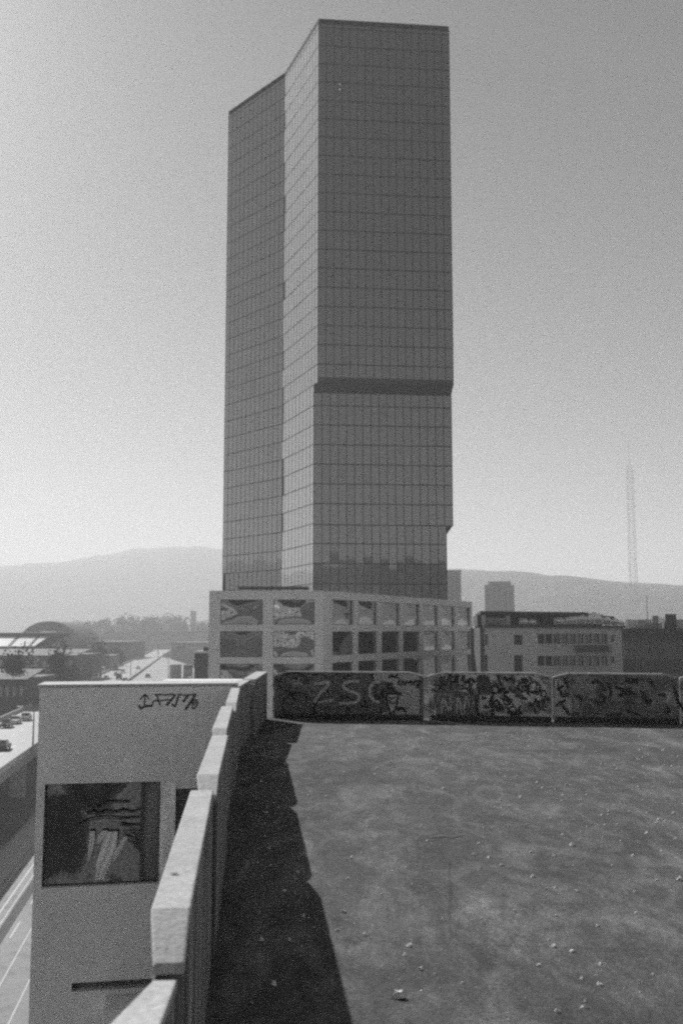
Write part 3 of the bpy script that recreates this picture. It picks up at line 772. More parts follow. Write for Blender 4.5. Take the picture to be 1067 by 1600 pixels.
# ================================================================== RIGHT-HAND BUILDINGS
def block(name, label, cat, x0, x1, ytop, Y, depth, m, group=None, base=STREET):
    a, b = P(x0, ytop, Y), P(x1, ytop, Y)
    e = empty(name, ((a.x+b.x)/2, Y+depth/2, base), label, cat, group)
    return e, a, b
# tower block half hidden by the glass tower
e, a, b = block('tower_block', 'plain grey block peeping out behind the right edge of the glass tower', 'building', 684, 720, 893, 560, 20, M_block)
mb = MB(); mb.box(a.x, b.x, 560, 580, STREET, a.z); mb.build('wall', M_block, e)
for k in range(3):
    mb = MB(); xx = a.x+(b.x-a.x)*(.3+.24*k); mb.box(xx, xx+1.2, 559.9, 559.98, STREET+4, a.z-2); mb.build('window_strip', mat('far_window', .15, .4, .2, .3), e)
mb = MB(); mb.box(a.x-.3, b.x+.3, 559.7, 580.3, a.z+.003, a.z+.7); mb.build('roof', M_block, e)
# distant high-rise
e, a, b = block('high_rise', 'hazy grey residential high-rise with notched corners below the ridge', 'high-rise', 757, 803, 914, 640, 20, M_block)
mb = MB(); w = b.x-a.x
mb.prism([(a.x,640),(b.x,640),(b.x,662),(a.x,662)], STREET, a.z)
mb.build('wall', M_block, e)
mb = MB(); zt = P(780, 908.5, 640).z; mb.prism([(a.x+w*.13,641),(b.x-w*.1,641),(b.x-w*.1,660),(a.x+w*.13,660)], a.z, zt); mb.build('penthouse', M_block, e)
for k in range(5):
    mb = MB(); xx = a.x+w*(.08+.19*k); mb.box(xx, xx+w*.07, 639.9, 639.98, STREET+4, a.z-2); mb.build('window_strip', mat('far_window', .15, .4, .2, .3), e)
# industrial building
e = empty('industrial_building', (30, 118, STREET), 'grey rendered industrial building with two window rows and a flat dark rooftop storey', 'building')
i0 = P(757, 981, 114); i1 = P(974, 984, 126)
io, i1f = flat(i0), flat(i1); du = i1f-io; LI = du.length; du.normalize(); ni = Vector((du.y,-du.x,0))
if ni.y > 0: ni = -ni
zi = i0.z
def iuv(px, py): return plane_uv(io, ni, du, px, py)
holes = []; hl = []
def addh(x0, x1, yt, yb, bars=(0,0)):
    c0, z1 = iuv(x0, yt); c1, _ = iuv(x1, yt); _, z0 = iuv((x0+x1)/2, yb); _, z1 = iuv((x0+x1)/2, yt)
    h = (c0, c1, z0, z1); holes.append(h); hl.append((h, bars))
for yt, yb in ((992,1008),(1024,1050)):
    addh(757, 762, yt, yb); addh(803, 817, yt, yb, (1,1))
n = 9
for k in range(n):
    x0 = 840+ (950-840)*k/n; x1_ = x0+(950-840)/n-.9; addh(x0, x1_, 990.5, 1006, (1,0)); addh(x0, x1_, 1025, 1041, (1,1))
addh(953, 960, 993, 1003); addh(953, 960, 1026, 1036)
mb = MB(); wall_open(mb, io, du, LI, STREET, zi, holes, ni, .25)
bk = Vector((3.1, 33, 0)); bkd = bk/33
mb.quad(i1f+Z*STREET, i1f+bk+Z*STREET, i1f+bk+Z*zi, i1f+Z*zi)
mb.quad(i1f+bk+Z*STREET, io+bk+Z*STREET, io+bk+Z*zi, i1f+bk+Z*zi)
mb.build('wall', M_ind, e)
mb = MB(); mb.ob(io+Z*STREET-Vector((.02,0,0)), bk, Vector((-.5,.0,0)), Z*(zi-STREET)); mb.build('side_wall', M_inddark, e)
for h, bars in hl: window(e, io, du, ni, h, .25, M_bglass, M_mullion2, fw=.07, bars=bars, tilt=rnd.uniform(-.02,.02))
mb = MB(); mb.ob(io+Z*(zi+.003)+ni*.35-du*.4, du*(LI+.8), bkd*28.5, Z*.28); mb.build('roof', M_darkroof, e)
# sill bands and balcony rails
for (x0, x1, y) in ((842,948,1007.5),(842,960,1043.5)):
    c0, z = iuv(x0, y); c1, _ = iuv(x1, y); mb = MB(); mb.ob(io+du*c0+Z*(z-.12)+ni*.003, du*(c1-c0), ni*.14, Z*.14); mb.build('sill', M_ind, e)
for (yy) in (1011,1015,1019):
    c0, z = iuv(898, yy); c1, _ = iuv(952, yy); mb = MB(); mb.ob(io+du*c0+Z*z+ni*.003, du*(c1-c0), ni*.5, Z*.09); mb.build('balcony_rail', M_inddark, e)
# set-back rooftop storey
so = io + bkd*3.0 - du*.9
zs_t = P(760, 954, so.y).z
L2 = LI*.9
mb = MB(); mb.ob(so+Z*(zi+.285), du*L2, bkd*14, Z*(zs_t-.5-zi-.285)); mb.build('rooftop_storey', M_inddark, e)
mb = MB(); mb.ob(so+Z*(zs_t-.49)+ni*.9-du*.3, du*(L2*.86), bkd*16, Z*.42); mb.build('rooftop_slab', M_darkroof, e, bevel=.05)
mb = MB(); mb.ob(so+Z*(zs_t-.80)+ni*.9+du*(L2*.865), du*(L2*.20), bkd*14, Z*.30); mb.build('rooftop_slab', M_darkroof, e, bevel=.05)
for (px0, px1) in ((755.5,758.5),(791,797)):
    n0 = plane_uv(so+ni*.6, ni, du, px0, 968)[0]; n1 = plane_uv(so+ni*.6, ni, du, px1, 968)[0]
    mb = MB(); mb.ob(so+ni*.6+du*n0+Z*(zi+.285), du*(n1-n0), -ni*.4, Z*(zs_t-.5-zi-.285)); mb.build('rooftop_pier', M_ind, e)
n0 = plane_uv(so+ni*.5, ni, du, 759, 968)[0]; n1 = plane_uv(so+ni*.5, ni, du, 790.5, 968)[0]
mb = MB(); mb.ob(so+ni*.5+du*n0+Z*(zi+.285), du*(n1-n0), -ni*.05, Z*(zs_t-.8-zi-.285)); mb.build('rooftop_glazing', M_bglass, e)
# cooling units on the roof edge: white louvred boxes
def cooling_unit(loc, sx, sy, sz, ang, label):
    r = empty('cooling_unit', loc, label, 'cooling unit', 'white cooling units on the industrial roof')
    mb = MB(); mb.extr([Vector((loc.x-sx/2, loc.y-sy/2+yy_, loc.z+zz_)) for yy_, zz_ in ((0,.12),(sy,.12),(sy,sz),(sy*.8,sz),(0,sz*.62))], Vector((sx,0,0))); mb.build('casing', M_white, r, bevel=.03)
    mb = MB()
    for k in range(5): mb.box(loc.x-sx*.42, loc.x+sx*.42, loc.y-sy/2-.035, loc.y-sy/2-.004, loc.z+.18+(sz*.62-.3)*k/5, loc.z+.18+(sz*.62-.3)*(k+.45)/5)
    mb.build('louver', M_mullion2, r)
    mb = MB()
    for dx in (-.4,.4):
        for dy in (-.4,.4): mb.box(loc.x+sx*dx-.05, loc.x+sx*dx+.05, loc.y+sy*dy-.05, loc.y+sy*dy+.05, loc.z, loc.z+.118)
    mb.build('foot', M_mullion2, r)
    mb = MB(); mb.tube((loc.x, loc.y+sy*.44, loc.z+sz+.005), (loc.x, loc.y+sy*.44, loc.z+sz+.14), sy*.10, sy*.09, 12); mb.build('fan_cowl', M_steel, r)
    return r
cu = [(817,1.0,1.0,.8),(831,.8,1.0,.7),(872,1.2,1.4,1.0),(890,1.4,2.0,1.25),(905,1.2,2.0,1.45),(918,1.3,2.2,1.4),(931,1.2,2.0,1.5),(943,1.4,2.0,1.25),(955,1.3,1.8,1.0),(966,1.2,1.6,.7)]
names = ['small white cooling unit nearest the rooftop glazing','second small white cooling unit right of the rooftop glazing','first cooling unit of the crowded row on the industrial roof','wide cooling unit second in the crowded roof row','taller cooling unit third in the crowded roof row','broad cooling unit in the middle of the crowded roof row','fifth cooling unit in the crowded roof row','sixth cooling unit in the crowded roof row','long low cooling unit second from the roof end','lowest cooling unit at the right end of the industrial roof']
for (px, sx, sy, sz), lab in zip(cu, names):
    a = plane_uv(io-ni*1.7, ni, du, px, 975)[0]; loc = io-ni*1.7+du*a+Z*(zi+.285)
    cooling_unit(loc, sx, sy, sz, 0, lab)
# dark ribbed building at right
e = empty('ribbed_warehouse', (52, 102, STREET), 'dark building with vertical ribbed cladding at the right edge of the picture', 'building')
s0, s1 = P(970, 968, 98), P(1150, 966, 96)
so_, s1_ = flat(s0), flat(s1); su = s1_-so_; LS = su.length; su.normalize(); ns = Vector((su.y,-su.x,0))
if ns.y > 0: ns = -ns
zs_ = s0.z
zband = lambda y: PP(1020, y, so_, ns).z
bz = [zband(982), zband(1000), zband(1031), zband(1050)]
mb = MB(); mb.ob(so_+Z*STREET, su*LS, Vector((6.2,20,0)), Z*(bz[0]-STREET)); mb.build('wall', mat('grey_cladding', .30, .7, .15, .5), e)
mb = MB(); mb.ob(so_+Z*(bz[0]+.003)-ns*1.2+su*.5, su*(LS-1), Vector((4.5,14,0)), Z*(zs_-bz[0])); mb.build('rooftop_storey', M_ind, e)
for (zb_, zt_) in ((bz[1], bz[0]), (bz[3], bz[2])):
    mb = MB(); mb.ob(so_+Z*zb_+ns*.004, su*LS, ns*.10, Z*(zt_-zb_)); mb.build('cladding_band', M_rib, e)
mb = MB(); nr = 34
for k in range(nr+1): mb.ob(so_+su*(LS*k/nr)+Z*(STREET+.1)+ns*.106, su*.09, ns*.10, Z*(bz[0]-STREET-.2))
mb.build('rib', M_rib, e)
mb = MB(); c0 = plane_uv(so_, ns, su, 1041, 975)[0]; mb.ob(so_+su*c0+Z*(bz[0]+.003)-ns*.6, su*1.0, -ns*.5, Z*1.35); mb.build('roof_vent', M_rib, e)
mb = MB(); c0 = plane_uv(so_, ns, su, 1030, 975)[0]; mb.ob(so_+su*c0+Z*(bz[0]+.003)-ns*.5, su*.5, -ns*.4, Z*1.0); mb.build('roof_hatch', M_white, e)
for px_, w_, h_ in ((996,.8,.7),(1008,1.6,.5),(1020,.6,1.2)):
    mb = MB(); c0 = plane_uv(so_, ns, su, px_, 975)[0]; mb.ob(so_+su*c0+Z*(bz[0]+.003)-ns*.5, su*w_, -ns*.5, Z*h_); mb.build('roof_vent', M_steel, e, bevel=.03)
mb = MB(); c0 = plane_uv(so_, ns, su, 1012, 975)[0]; mb.tube(so_+su*c0+Z*(bz[0]+.003)-ns*.3, so_+su*c0+Z*(bz[0]+3.2)-ns*.3, .05, .03, 6); mb.build('antenna', M_steel, e)
# lattice mast
YM = 1150
mb0 = P(992, 990, YM); mt = P(983.5, 728, YM)
e = empty('lattice_mast', (mb0.x, YM, STREET), 'tall hazy lattice mast standing beyond the industrial building', 'mast')
wb, wt = 8.5, 5.5; hM = mt.z - STREET
corner = lambda k, t: Vector((mb0.x + (mt.x-mb0.x)*t*.6, YM, STREET + hM*t)) + Vector(((-1,1,1,-1)[k], (-1,-1,1,1)[k], 0))*((wb+(wt-wb)*t)/2)
for k in range(4):
    mb = MB(); mb.tube(corner(k,0), corner(k,1), .2, .14, 6); mb.build('leg', M_steel, e)
mb = MB(); n = 34
for j in range(n):
    t0_, t1_ = j/n, (j+1)/n
    for k in range(4):
        k2 = (k+1)%4; mb.tube(corner(k,t1_), corner(k2,t1_), .08, None, 5); mb.tube(corner(k,t0_), corner(k2,t1_), .07, None, 5); mb.tube(corner(k2,t0_), corner(k,t1_), .07, None, 5)
mb.build('bracing', M_steel, e)
mb = MB(); c = corner(0,1)+Vector((2.3,2.3,0)); mb.tube(c-Z*1, c+Z*40, .3, .1, 6); mb.build('antenna', M_steel, e)
mb = MB()
for t_ in (.78,.86,.93): mb.tube(corner(1,t_)+Vector((.2,-.4,0)), corner(1,t_)+Vector((.2,-1.2,0)), 1.0, 1.1, 14)
mb.build('dish', M_white, e)

# ================================================================== LEFT: VIADUCT, STREET, CARS
YB = math.atan2((310-533.5)/F, ray(310,985).y)
UB = Vector((math.sin(YB), math.cos(YB), 0)); WB = Vector((UB.y,-UB.x,0))
HB = 18.0; ZB = 1.65-HB
def bp(t, w, z=0.0): return UB*t + WB*w + Z*z
wr, wl = -1.347*HB, -2.163*HB
br = empty('road_viaduct', bp(300, (wr+wl)/2, STREET), 'pale concrete road viaduct curving past below the left parapet', 'viaduct')
mb = MB(); mb.ob(bp(-120, wl, ZB-1.1), UB*1100, WB*(wr-wl), Z*1.1); mb.build('deck', M_road, br)
for ww, nm in ((wr, 1), (wl, -1)):
    mb = MB(); mb.ob(bp(-120, ww-(.3 if nm>0 else 0), ZB+.004), UB*1100, WB*.3, Z*.85); mb.build('barrier', M_concrete, br)
for k in range(-2, 14):
    mb = MB(); t_ = k*40+10
    mb.extr([bp(t_,wl+2.5,STREET),bp(t_,wl+4.7,STREET),bp(t_,wl+4.7,ZB-3.2),bp(t_,wr-4.7,ZB-3.2),bp(t_,wr-4.7,STREET),bp(t_,wr-2.5,STREET),bp(t_,wr-2.5,ZB-1.103),bp(t_,wl+2.5,ZB-1.103)], UB*1.6)
    mb.build('pier', M_concrete, br)
mb = MB()
for w_ in (wl+.8, wr-.8): mb.ob(bp(-110, w_, ZB+.004), UB*1070, WB*.2, Z*.004)
for k in range(110):
    for w_ in (wl+4.0, (wl+wr)/2, wr-4.0):
        mb.ob(bp(-110+k*9.5, w_, ZB+.004), UB*4, WB*.16, Z*.004)
mb.build('lane_marking', mat('worn_paint', .6, .6, .15, 2), br)
# slip road to the right of the viaduct
mb = MB(); mb.extr([bp(330, wr+.02, ZB-.01), bp(330, -5.5, ZB-.01), bp(560, -6.0, ZB-.01), bp(720, wr+.02, ZB-.01)], -Z*1.0)
tag(mb.build('slip_road', M_road), kind='structure')
# street at ground level and its markings
mb = MB(); mb.ob(bp(-60, -23, STREET), UB*330, WB*15, Z*.02)
tag(mb.build('street', M_asphalt), kind='structure')
M_asph2 = mat('tram_bed', .30, .8, .2, .2)
mb = MB(); mb.ob(bp(-60, -22.6, STREET+.024), UB*330, WB*2.8, Z*.12)
tag(mb.build('pavement', mat('pavement_concrete', .33, .85, .12, .4, fine=.1)), kind='structure')
mb = MB()
for w_, wd in ((-19.4,.12),(-18.0,.2),(-17.2,.12),(-14.2,.12),(-12.2,.12)): mb.ob(bp(-60, w_, STREET+.024), UB*330, WB*wd, Z*.004)
for k in range(30): mb.ob(bp(-60+k*11, -15.6, STREET+.024), UB*5, WB*.18, Z*.004)
tag(mb.build('road_marking', M_paint), kind='structure')
mb = MB(); mb.ob(bp(-60, -16.9, STREET+.024), UB*330, WB*.9, Z*.006)
tag(mb.build('road_patch', mat('dark_asphalt', .06, .9, .2, .4)), kind='structure')
# ramps beside the viaduct
for (pts, nm) in (([(40,1078),(52,1068),(75,1054),(92,1046)],0), ([(62,1080),(80,1070),(100,1061),(128,1052)],1)):
    mb = MB(); zz = ZB - 1.5 + nm*.8
    q = [PZ(x, y, zz) for x, y in pts]
    for i in range(len(q)-1):
        d = (q[i+1]-q[i]).normalized(); sd = Vector((d.y,-d.x,0))
        mb.ob(q[i]-sd*1.9-Z*.6, q[i+1]-q[i], sd*3.8, Z*.6)
    tag(mb.build('ramp', M_road), kind='structure')

# cars: one of each body style, then copies
def car_proto(style, paint):
    r = bpy.data.objects.new('car', None); COL.objects.link(r)
    Lc, Wc, Hc = (4.4,1.8,1.45) if style == 'car' else (5.4,2.0,2.4)
    if style == 'car':
        prof = [(-2.2,.35),(2.2,.35),(2.22,.62),(2.1,.80),(1.15,.92),(-1.75,.95),(-2.2,.88)]
        cab = [(1.1,.90),(.45,1.40),(-1.15,1.44),(-1.9,.93)]
    else:
        prof = [(-2.7,.4),(2.7,.4),(2.72,.9),(2.45,1.15),(1.9,1.2),(-2.7,1.2)]
        cab = [(1.95,1.18),(1.3,2.2),(-2.6,2.3),(-2.7,1.18)]
    def side(p, y0, y1, name, m, inset=0):
        mb = MB(); mb.extr([Vector((x, y0, z)) for x, z in p], Vector((0, y1-y0, 0))); return mb.build(name, m, None, bevel=.06)
    for o in (side(prof, -Wc/2, Wc/2, 'body', paint), side(cab, -Wc/2+.14, Wc/2-.14, 'cabin', paint if style != 'car' else M_bglass)):
        o.parent = r
    if style == 'car':
        mb = MB(); mb.ob((-1.1,-Wc/2+.16,1.425), (1.5,0,0), (0,Wc-.32,0), (0,0,.05)); o = mb.build('roof', paint, None, bevel=.02); o.parent = r
    else:
        mb = MB(); mb.extr([Vector((1.93,-Wc/2+.3,1.25)),Vector((1.42,-Wc/2+.3,2.05)),Vector((1.46,-Wc/2+.3,2.08)),Vector((1.99,-Wc/2+.3,1.27))], Vector((0,Wc-.6,0))); o = mb.build('windscreen', M_bglass, None); o.parent = r
    for x in (-Lc*.31, Lc*.31):
        for y in (-1, 1):
            mb = MB(); mb.tube((x, y*(Wc/2-.2), .33), (x, y*(Wc/2+.01), .33), .33, None, 14); o = mb.build('wheel', M_tyre, None); o.parent = r
    for y in (-.6, .6):
        mb = MB(); mb.box(Lc/2-.02, Lc/2+.03, y-.17, y+.17, .62, .76); o = mb.build('headlight', M_white, None); o.parent = r
    return r
P_w = mat('white_car_paint', .7, .25, .03, 1); P_d = mat('dark_car_paint', .035, .2, .1, 1); P_g = mat('grey_car_paint', .25, .25, .05, 1)
protos = {}
cars = [  # px, py (wheel line), style, paint, z level, heading flip, label
    (160,1051,'van','w',ZB,1,'white van in the back row of the queue, left'),
    (192,1052,'car','w',ZB,0,'white car at the head of the queue near the thin lamp pole'),
    (148,1055,'car','g',ZB,1,'grey car in the back row of the queue left of the vans'),
    (216,1046,'car','w',ZB,0,'small white car alone on the viaduct right of the thin lamp pole'),
    (186,1062,'van','d',ZB,1,'dark van in front of the grey car above the wing coping'),
    (231,1059,'car','d',ZB,0,'dark car alone in the middle of the bright slip road'),
    (196,1066,'car','d',ZB,0,'dark car just above the wing coping, right end of the queue'),
    (166,1062,'car','w',ZB,1,'white car with a glinting roof in the queue above the wing coping'),
    (182,1056,'car','g',ZB,0,'grey car second row of the queue above the wing coping'),
    (150,1062,'van','w',ZB,1,'white van at the left of the queue above the wing coping'),
    (141,1066,'car','d',ZB,1,'dark car left of the white van at the wing coping'),
    (171,1041,'car','w',ZB,1,'white car on the far left lane of the viaduct'),
    (256,1024,'car','w',ZB,0,'first tiny pale car far along the viaduct between the low dark depots'),
    (266,1023,'van','w',ZB,0,'tiny white van far along the viaduct below the gantry'),
    (10,1137,'car','d',ZB,1,'dark car at the left edge beyond the street lamp'),
    (23,1131,'car','w',ZB,1,'white car beside the dark one at the left edge'),
    (40,1126,'car','g',ZB,1,'grey car beside the street lamp on the viaduct'),
    (4,1172,'car','d',ZB,0,'dark car in the near lane at the left edge'),
]
for px, py, st, pc, zl, fl, lab in cars:
    key = (st, pc); paint = {'w':P_w,'d':P_d,'g':P_g}[pc]
    if key not in protos: c = protos[key] = car_proto(st, paint)
    else: c = copy_tree(protos[key])
    loc = PZ(px, py, zl); c.location = (loc.x, loc.y, zl+.01); c.rotation_euler = (0,0, math.pi/2 - YB + (math.pi if fl else 0))
    c.name = 'van' if st == 'van' else 'car'
    tag(c, lab, 'van' if st == 'van' else 'car', 'cars driving on the road viaduct')

# street lamps on the viaduct
def street_lamp(px, py, ytop, label):
    b = PZ(px, py, ZB); hgt = P(px, ytop, b.y).z - ZB
    e = empty('street_lamp', b, label, 'street lamp', 'street lamps on the road viaduct')
    mb = MB(); mb.tube(b, b+Z*hgt, .16, .09, 8); mb.build('pole', M_steel, e)
    mb = MB(); mb.tube(b+Z*hgt, b+Z*(hgt+.35)-WB*1.8, .07, .05, 6); mb.build('arm', M_steel, e)
    mb = MB(); mb.ob(b+Z*(hgt+.30)-WB*2.5-UB*.17, -WB*-.9, UB*.34, Z*.14); mb.build('lamp_head', M_white, e, bevel=.03)
    mb = MB(); mb.tube(b+Z*.002, b+Z*.5, .24, .2, 8); mb.build('base', M_steel, e)
street_lamp(51, 1176, 1108, 'nearest street lamp pole standing right beside the wing corner')
street_lamp(263, 1062, 1030, 'thin street lamp pole left of the pale hoarding on the slip road')
street_lamp(204, 1056, 1026, 'street lamp pole behind the car queue on the viaduct')
for px, py, yt, lab in ((70,1096,1033,'street lamp rising above the left end of the wing coping'), (126,1070,1022,'street lamp above the wing coping left of the white vans'), (172,1049,1013,'street lamp in front of the left end of the long shed'), (206,1033,1006,'small far street lamp in front of the middle of the long shed')):
    street_lamp(px, py, yt, lab)
# gantry
gq0, gq1 = PZ(262,1030,ZB), None
tg = gq0.dot(UB)
e = empty('sign_gantry', bp(tg, (wr+wl)/2, ZB), 'thin sign gantry spanning the far viaduct beside the podium', 'gantry')
for w_ in (wr-.6, -6.5):
    mb = MB(); mb.tube(bp(tg, w_, ZB), bp(tg, w_, ZB+8.5), .3, .25, 8); mb.build('post', M_steel, e)
mb = MB(); mb.ob(bp(tg, wr-.6, ZB+7.9), WB*(-6.5-wr+.6), UB*.6, Z*.6); mb.build('beam', M_steel, e)
mb = MB(); mb.ob(bp(tg-.3, -14, ZB+6.4), WB*6, UB*.2, Z*1.4); mb.build('sign_plate', M_inddark, e)
# hoarding, lorry and post on the slip road
h0, h1 = PZ(265,1061,ZB), PZ(283,1060,ZB)
e = empty('site_hoarding', (h0+h1)/2, 'pale hoarding standing on the slip road beside the podium', 'hoarding')
hu = h1-h0; mb = MB(); mb.ob(h0, hu, UB*.15, Z*5.2); mb.build('board', mat('hoarding_board', .5, .8, .15, .5), e)
mb = MB()
for k in range(5): mb.ob(h0+hu*(k/4)-UB*.12, hu.normalized()*.12, UB*.118, Z*5.4)
mb.build('post', M_steel, e)
l0 = PZ(286,1061,ZB)
e = empty('lorry', l0+WB*2, 'dark box lorry standing between the pale hoarding and the podium', 'lorry')
mb = MB(); mb.ob(l0+Z*1.0+UB*2.6, WB*3.4, UB*8, Z*4.0); mb.build('cargo_box', M_inddark, e, bevel=.05)
mb = MB(); mb.extr([l0+WB*.1+Z*.8, l0+WB*.1+UB*2.4+Z*.8, l0+WB*.1+UB*2.4+Z*3.4, l0+WB*.1+UB*.6+Z*3.4, l0+WB*.1+Z*2.0], WB*3.0); mb.build('cab', M_block, e, bevel=.06)
mb = MB(); mb.ob(l0+WB*.3+Z*2.2+UB*.0, WB*2.6, UB*.05, Z*.9); mb.build('windscreen', M_bglass, e)
for t_ in (1.2, 6.5, 8.0):
    for w_ in (.2, 3.0):
        mb = MB(); mb.tube(l0+UB*t_+WB*w_+Z*.5, l0+UB*t_+WB*(w_+.35)+Z*.5, .5, None, 14); mb.build('wheel', M_tyre, e)
bq = PZ(302, 1040, ZB)
e = empty('banner_post', bq, 'short white banner post beside the dark lorry', 'post')
mb = MB(); mb.tube(bq, bq+Z*7.6, .12, .1, 8); mb.build('pole', M_steel, e)
mb = MB(); mb.ob(bq+WB*.13+Z*3.2, WB*1.3, UB*.06, Z*4.2); mb.build('banner', M_white, e)

# ================================================================== LEFT-HAND BUILDINGS
M_hall = mat('shed_cladding', .09, .8, .2, .1)
M_hall2 = mat('shed_roof', .07, .8, .2, .1)
M_sky = mat('skylight_panel', .75, .3, .1, .3)
# skylit hall
YH = 420
a, b = P(-60, 989, YH), P(74, 989, YH)
e = empty('skylit_hall', ((a.x+b.x)/2, YH+15, STREET), 'dark industrial hall with a row of bright rooflights at the left edge', 'hall')
zt, ze, zlow = a.z, P(0, 1010, YH).z, STREET
mb = MB(); mb.box(a.x, b.x-6, YH, YH+40, STREET, ze); mb.build('wall', M_hall, e)
zst = P(0, 994.5, YH).z
mb = MB(); mb.extr([(a.x,YH,ze+.003),(b.x-6,YH,ze+.003),(b.x,YH+.6,zst),(a.x,YH+.6,zst)], (0,28,0)); mb.build('clerestory', M_hall2, e)
mb = MB(); mb.box(a.x-1, b.x+1, YH-1.2, YH+32, zst+.01, zt); mb.build('roof', M_hall, e)
mb = MB(); ynear = YH-13.5
mb.extr([(a.x,ynear,ze-.4),(b.x-3,ynear,ze-.4),(b.x-3,YH-1.25,zst-.4),(a.x,YH-1.25,zst-.4)], (0,0,.35)); mb.build('lean_to_roof', M_hall2, e)
mb = MB(); mb.box(a.x, b.x-3.5, ynear+.3, YH-.01, STREET, ze-.41); mb.build('lean_to', M_hall, e)
for (x0, x1) in ((-30,19),(25.5,51),(56,70)):
    l, r = P(x0,1002,YH-7).x, P(x1,1002,YH-7).x
    mb = MB(); mb.extr([(l,ynear+.6,ze-.045+.17),(r-(2.4 if x1>60 else 0),ynear+.6,ze-.045+.17),(r,YH-1.6,zst-.045-.12),(l,YH-1.6,zst-.045-.12)], (0,0,.12)); mb.build('skylight', M_sky, e)
# arched hall behind
YA = 620
e = empty('arched_hall', Vector((P(75,1000,YA).x, YA+20, STREET)), 'hazy large hall with a rounded roof behind the bright rooflights', 'hall')
c0, c1 = P(22, 1000, YA), P(124, 1000, YA)
out = []
for k in range(17):
    tt = k/16; x = c0.x+(c1.x-c0.x)*tt; hh = max(0, 1-abs(2*tt-1.05)**2.4)
    out.append((x, P(70, 1000-29*hh, YA).z))
mb = MB(); mb.extr([Vector((c0.x,YA,STREET))]+[Vector((x,YA,z)) for x,z in out]+[Vector((c1.x,YA,STREET))], (0,50,0)); mb.build('wall', M_hall, e)
l, r = P(63,987.5,YA), P(88,985.5,YA)
mb = MB(); mb.box(l.x, r.x, YA-.3, YA-.05, l.z-.5, l.z+.6); mb.build('skylight', M_sky, e)
# long dark shed
YS = 1010
a, b = P(140, 1000, YS), P(330, 987, YS)
e = empty('long_shed', ((a.x+b.x)/2, YS+15, STREET), 'long dark flat-roofed shed below the hazy trees left of the podium', 'shed')
mb = MB(); zt = P(200,988,YS).z; x1 = P(166,988,YS).x
mb.extr([Vector((a.x,YS,STREET)),Vector((b.x,YS,STREET)),Vector((b.x,YS,zt)),Vector((x1,YS,zt)),Vector((a.x,YS,P(140,1001,YS).z))], (0,40,0)); mb.build('wall', M_hall, e)
mb = MB(); mb.box(x1-1, b.x, YS-1.2, YS+41, zt+.01, zt+.9); mb.build('roof', M_hall2, e)
for yy in (997, 1004, 1011):
    l, r = P(222,yy,YS), P(292,yy+2,YS); mb = MB(); mb.box(l.x, r.x, YS-.25, YS-.03, l.z-.5, l.z+.3); mb.build('window_band', mat('shed_window', .32, .3, .1, .3), e)
# chimney stack
e = empty('chimney', Vector((P(302,985,1150).x, 1150, STREET)), 'square hazy chimney stack rising left of the podium', 'chimney')
l, r = P(298,956,1150), P(306,956,1150)
mb = MB(); mb.box(l.x, r.x, 1148, 1148+(r.x-l.x), STREET, l.z); mb.build('stack', M_block, e)
mb = MB(); mb.box(l.x-.25, r.x+.25, 1147.75, 1148.25+(r.x-l.x), l.z+.003, l.z+.9); mb.build('cap', M_block, e)
# pale low building with two bright bays
YL = 470
a, b = P(108, 1026, YL), P(172, 1020, YL)
e = empty('bay_building', ((a.x+b.x)/2, YL+9, STREET), 'low grey building with bright square bays behind the car queue', 'building')
hl2 = []
o_ = Vector((a.x, YL, 0)); hs = []
for (x0, x1) in ((116,125),(128,138),(143,153),(157,166)):
    l, r = P(x0,1031,YL), P(x1,1039,YL); hs.append((l.x-a.x, r.x-a.x, r.z, l.z))
mb = MB(); wall_open(mb, o_, Vector((1,0,0)), b.x-a.x, STREET, a.z, hs, Vector((0,-1,0)), .4)
mb.quad((b.x,YL,STREET),(b.x,YL+18,STREET),(b.x,YL+18,a.z),(b.x,YL,a.z)); mb.quad((a.x,YL+18,STREET),(a.x,YL,STREET),(a.x,YL,a.z),(a.x,YL+18,a.z)); mb.quad((b.x,YL+18,STREET),(a.x,YL+18,STREET),(a.x,YL+18,a.z),(b.x,YL+18,a.z))
mb.build('wall', M_block, e)
for h in hs: window(e, o_, Vector((1,0,0)), Vector((0,-1,0)), h, .4, glass('bay_glass', .9, .05), M_mullion2, fw=.15, bars=(1,0))
mb = MB(); mb.box(a.x-.6, b.x+.6, YL-.6, YL+18.6, a.z+.003, a.z+.5); mb.build('roof', M_road, e)
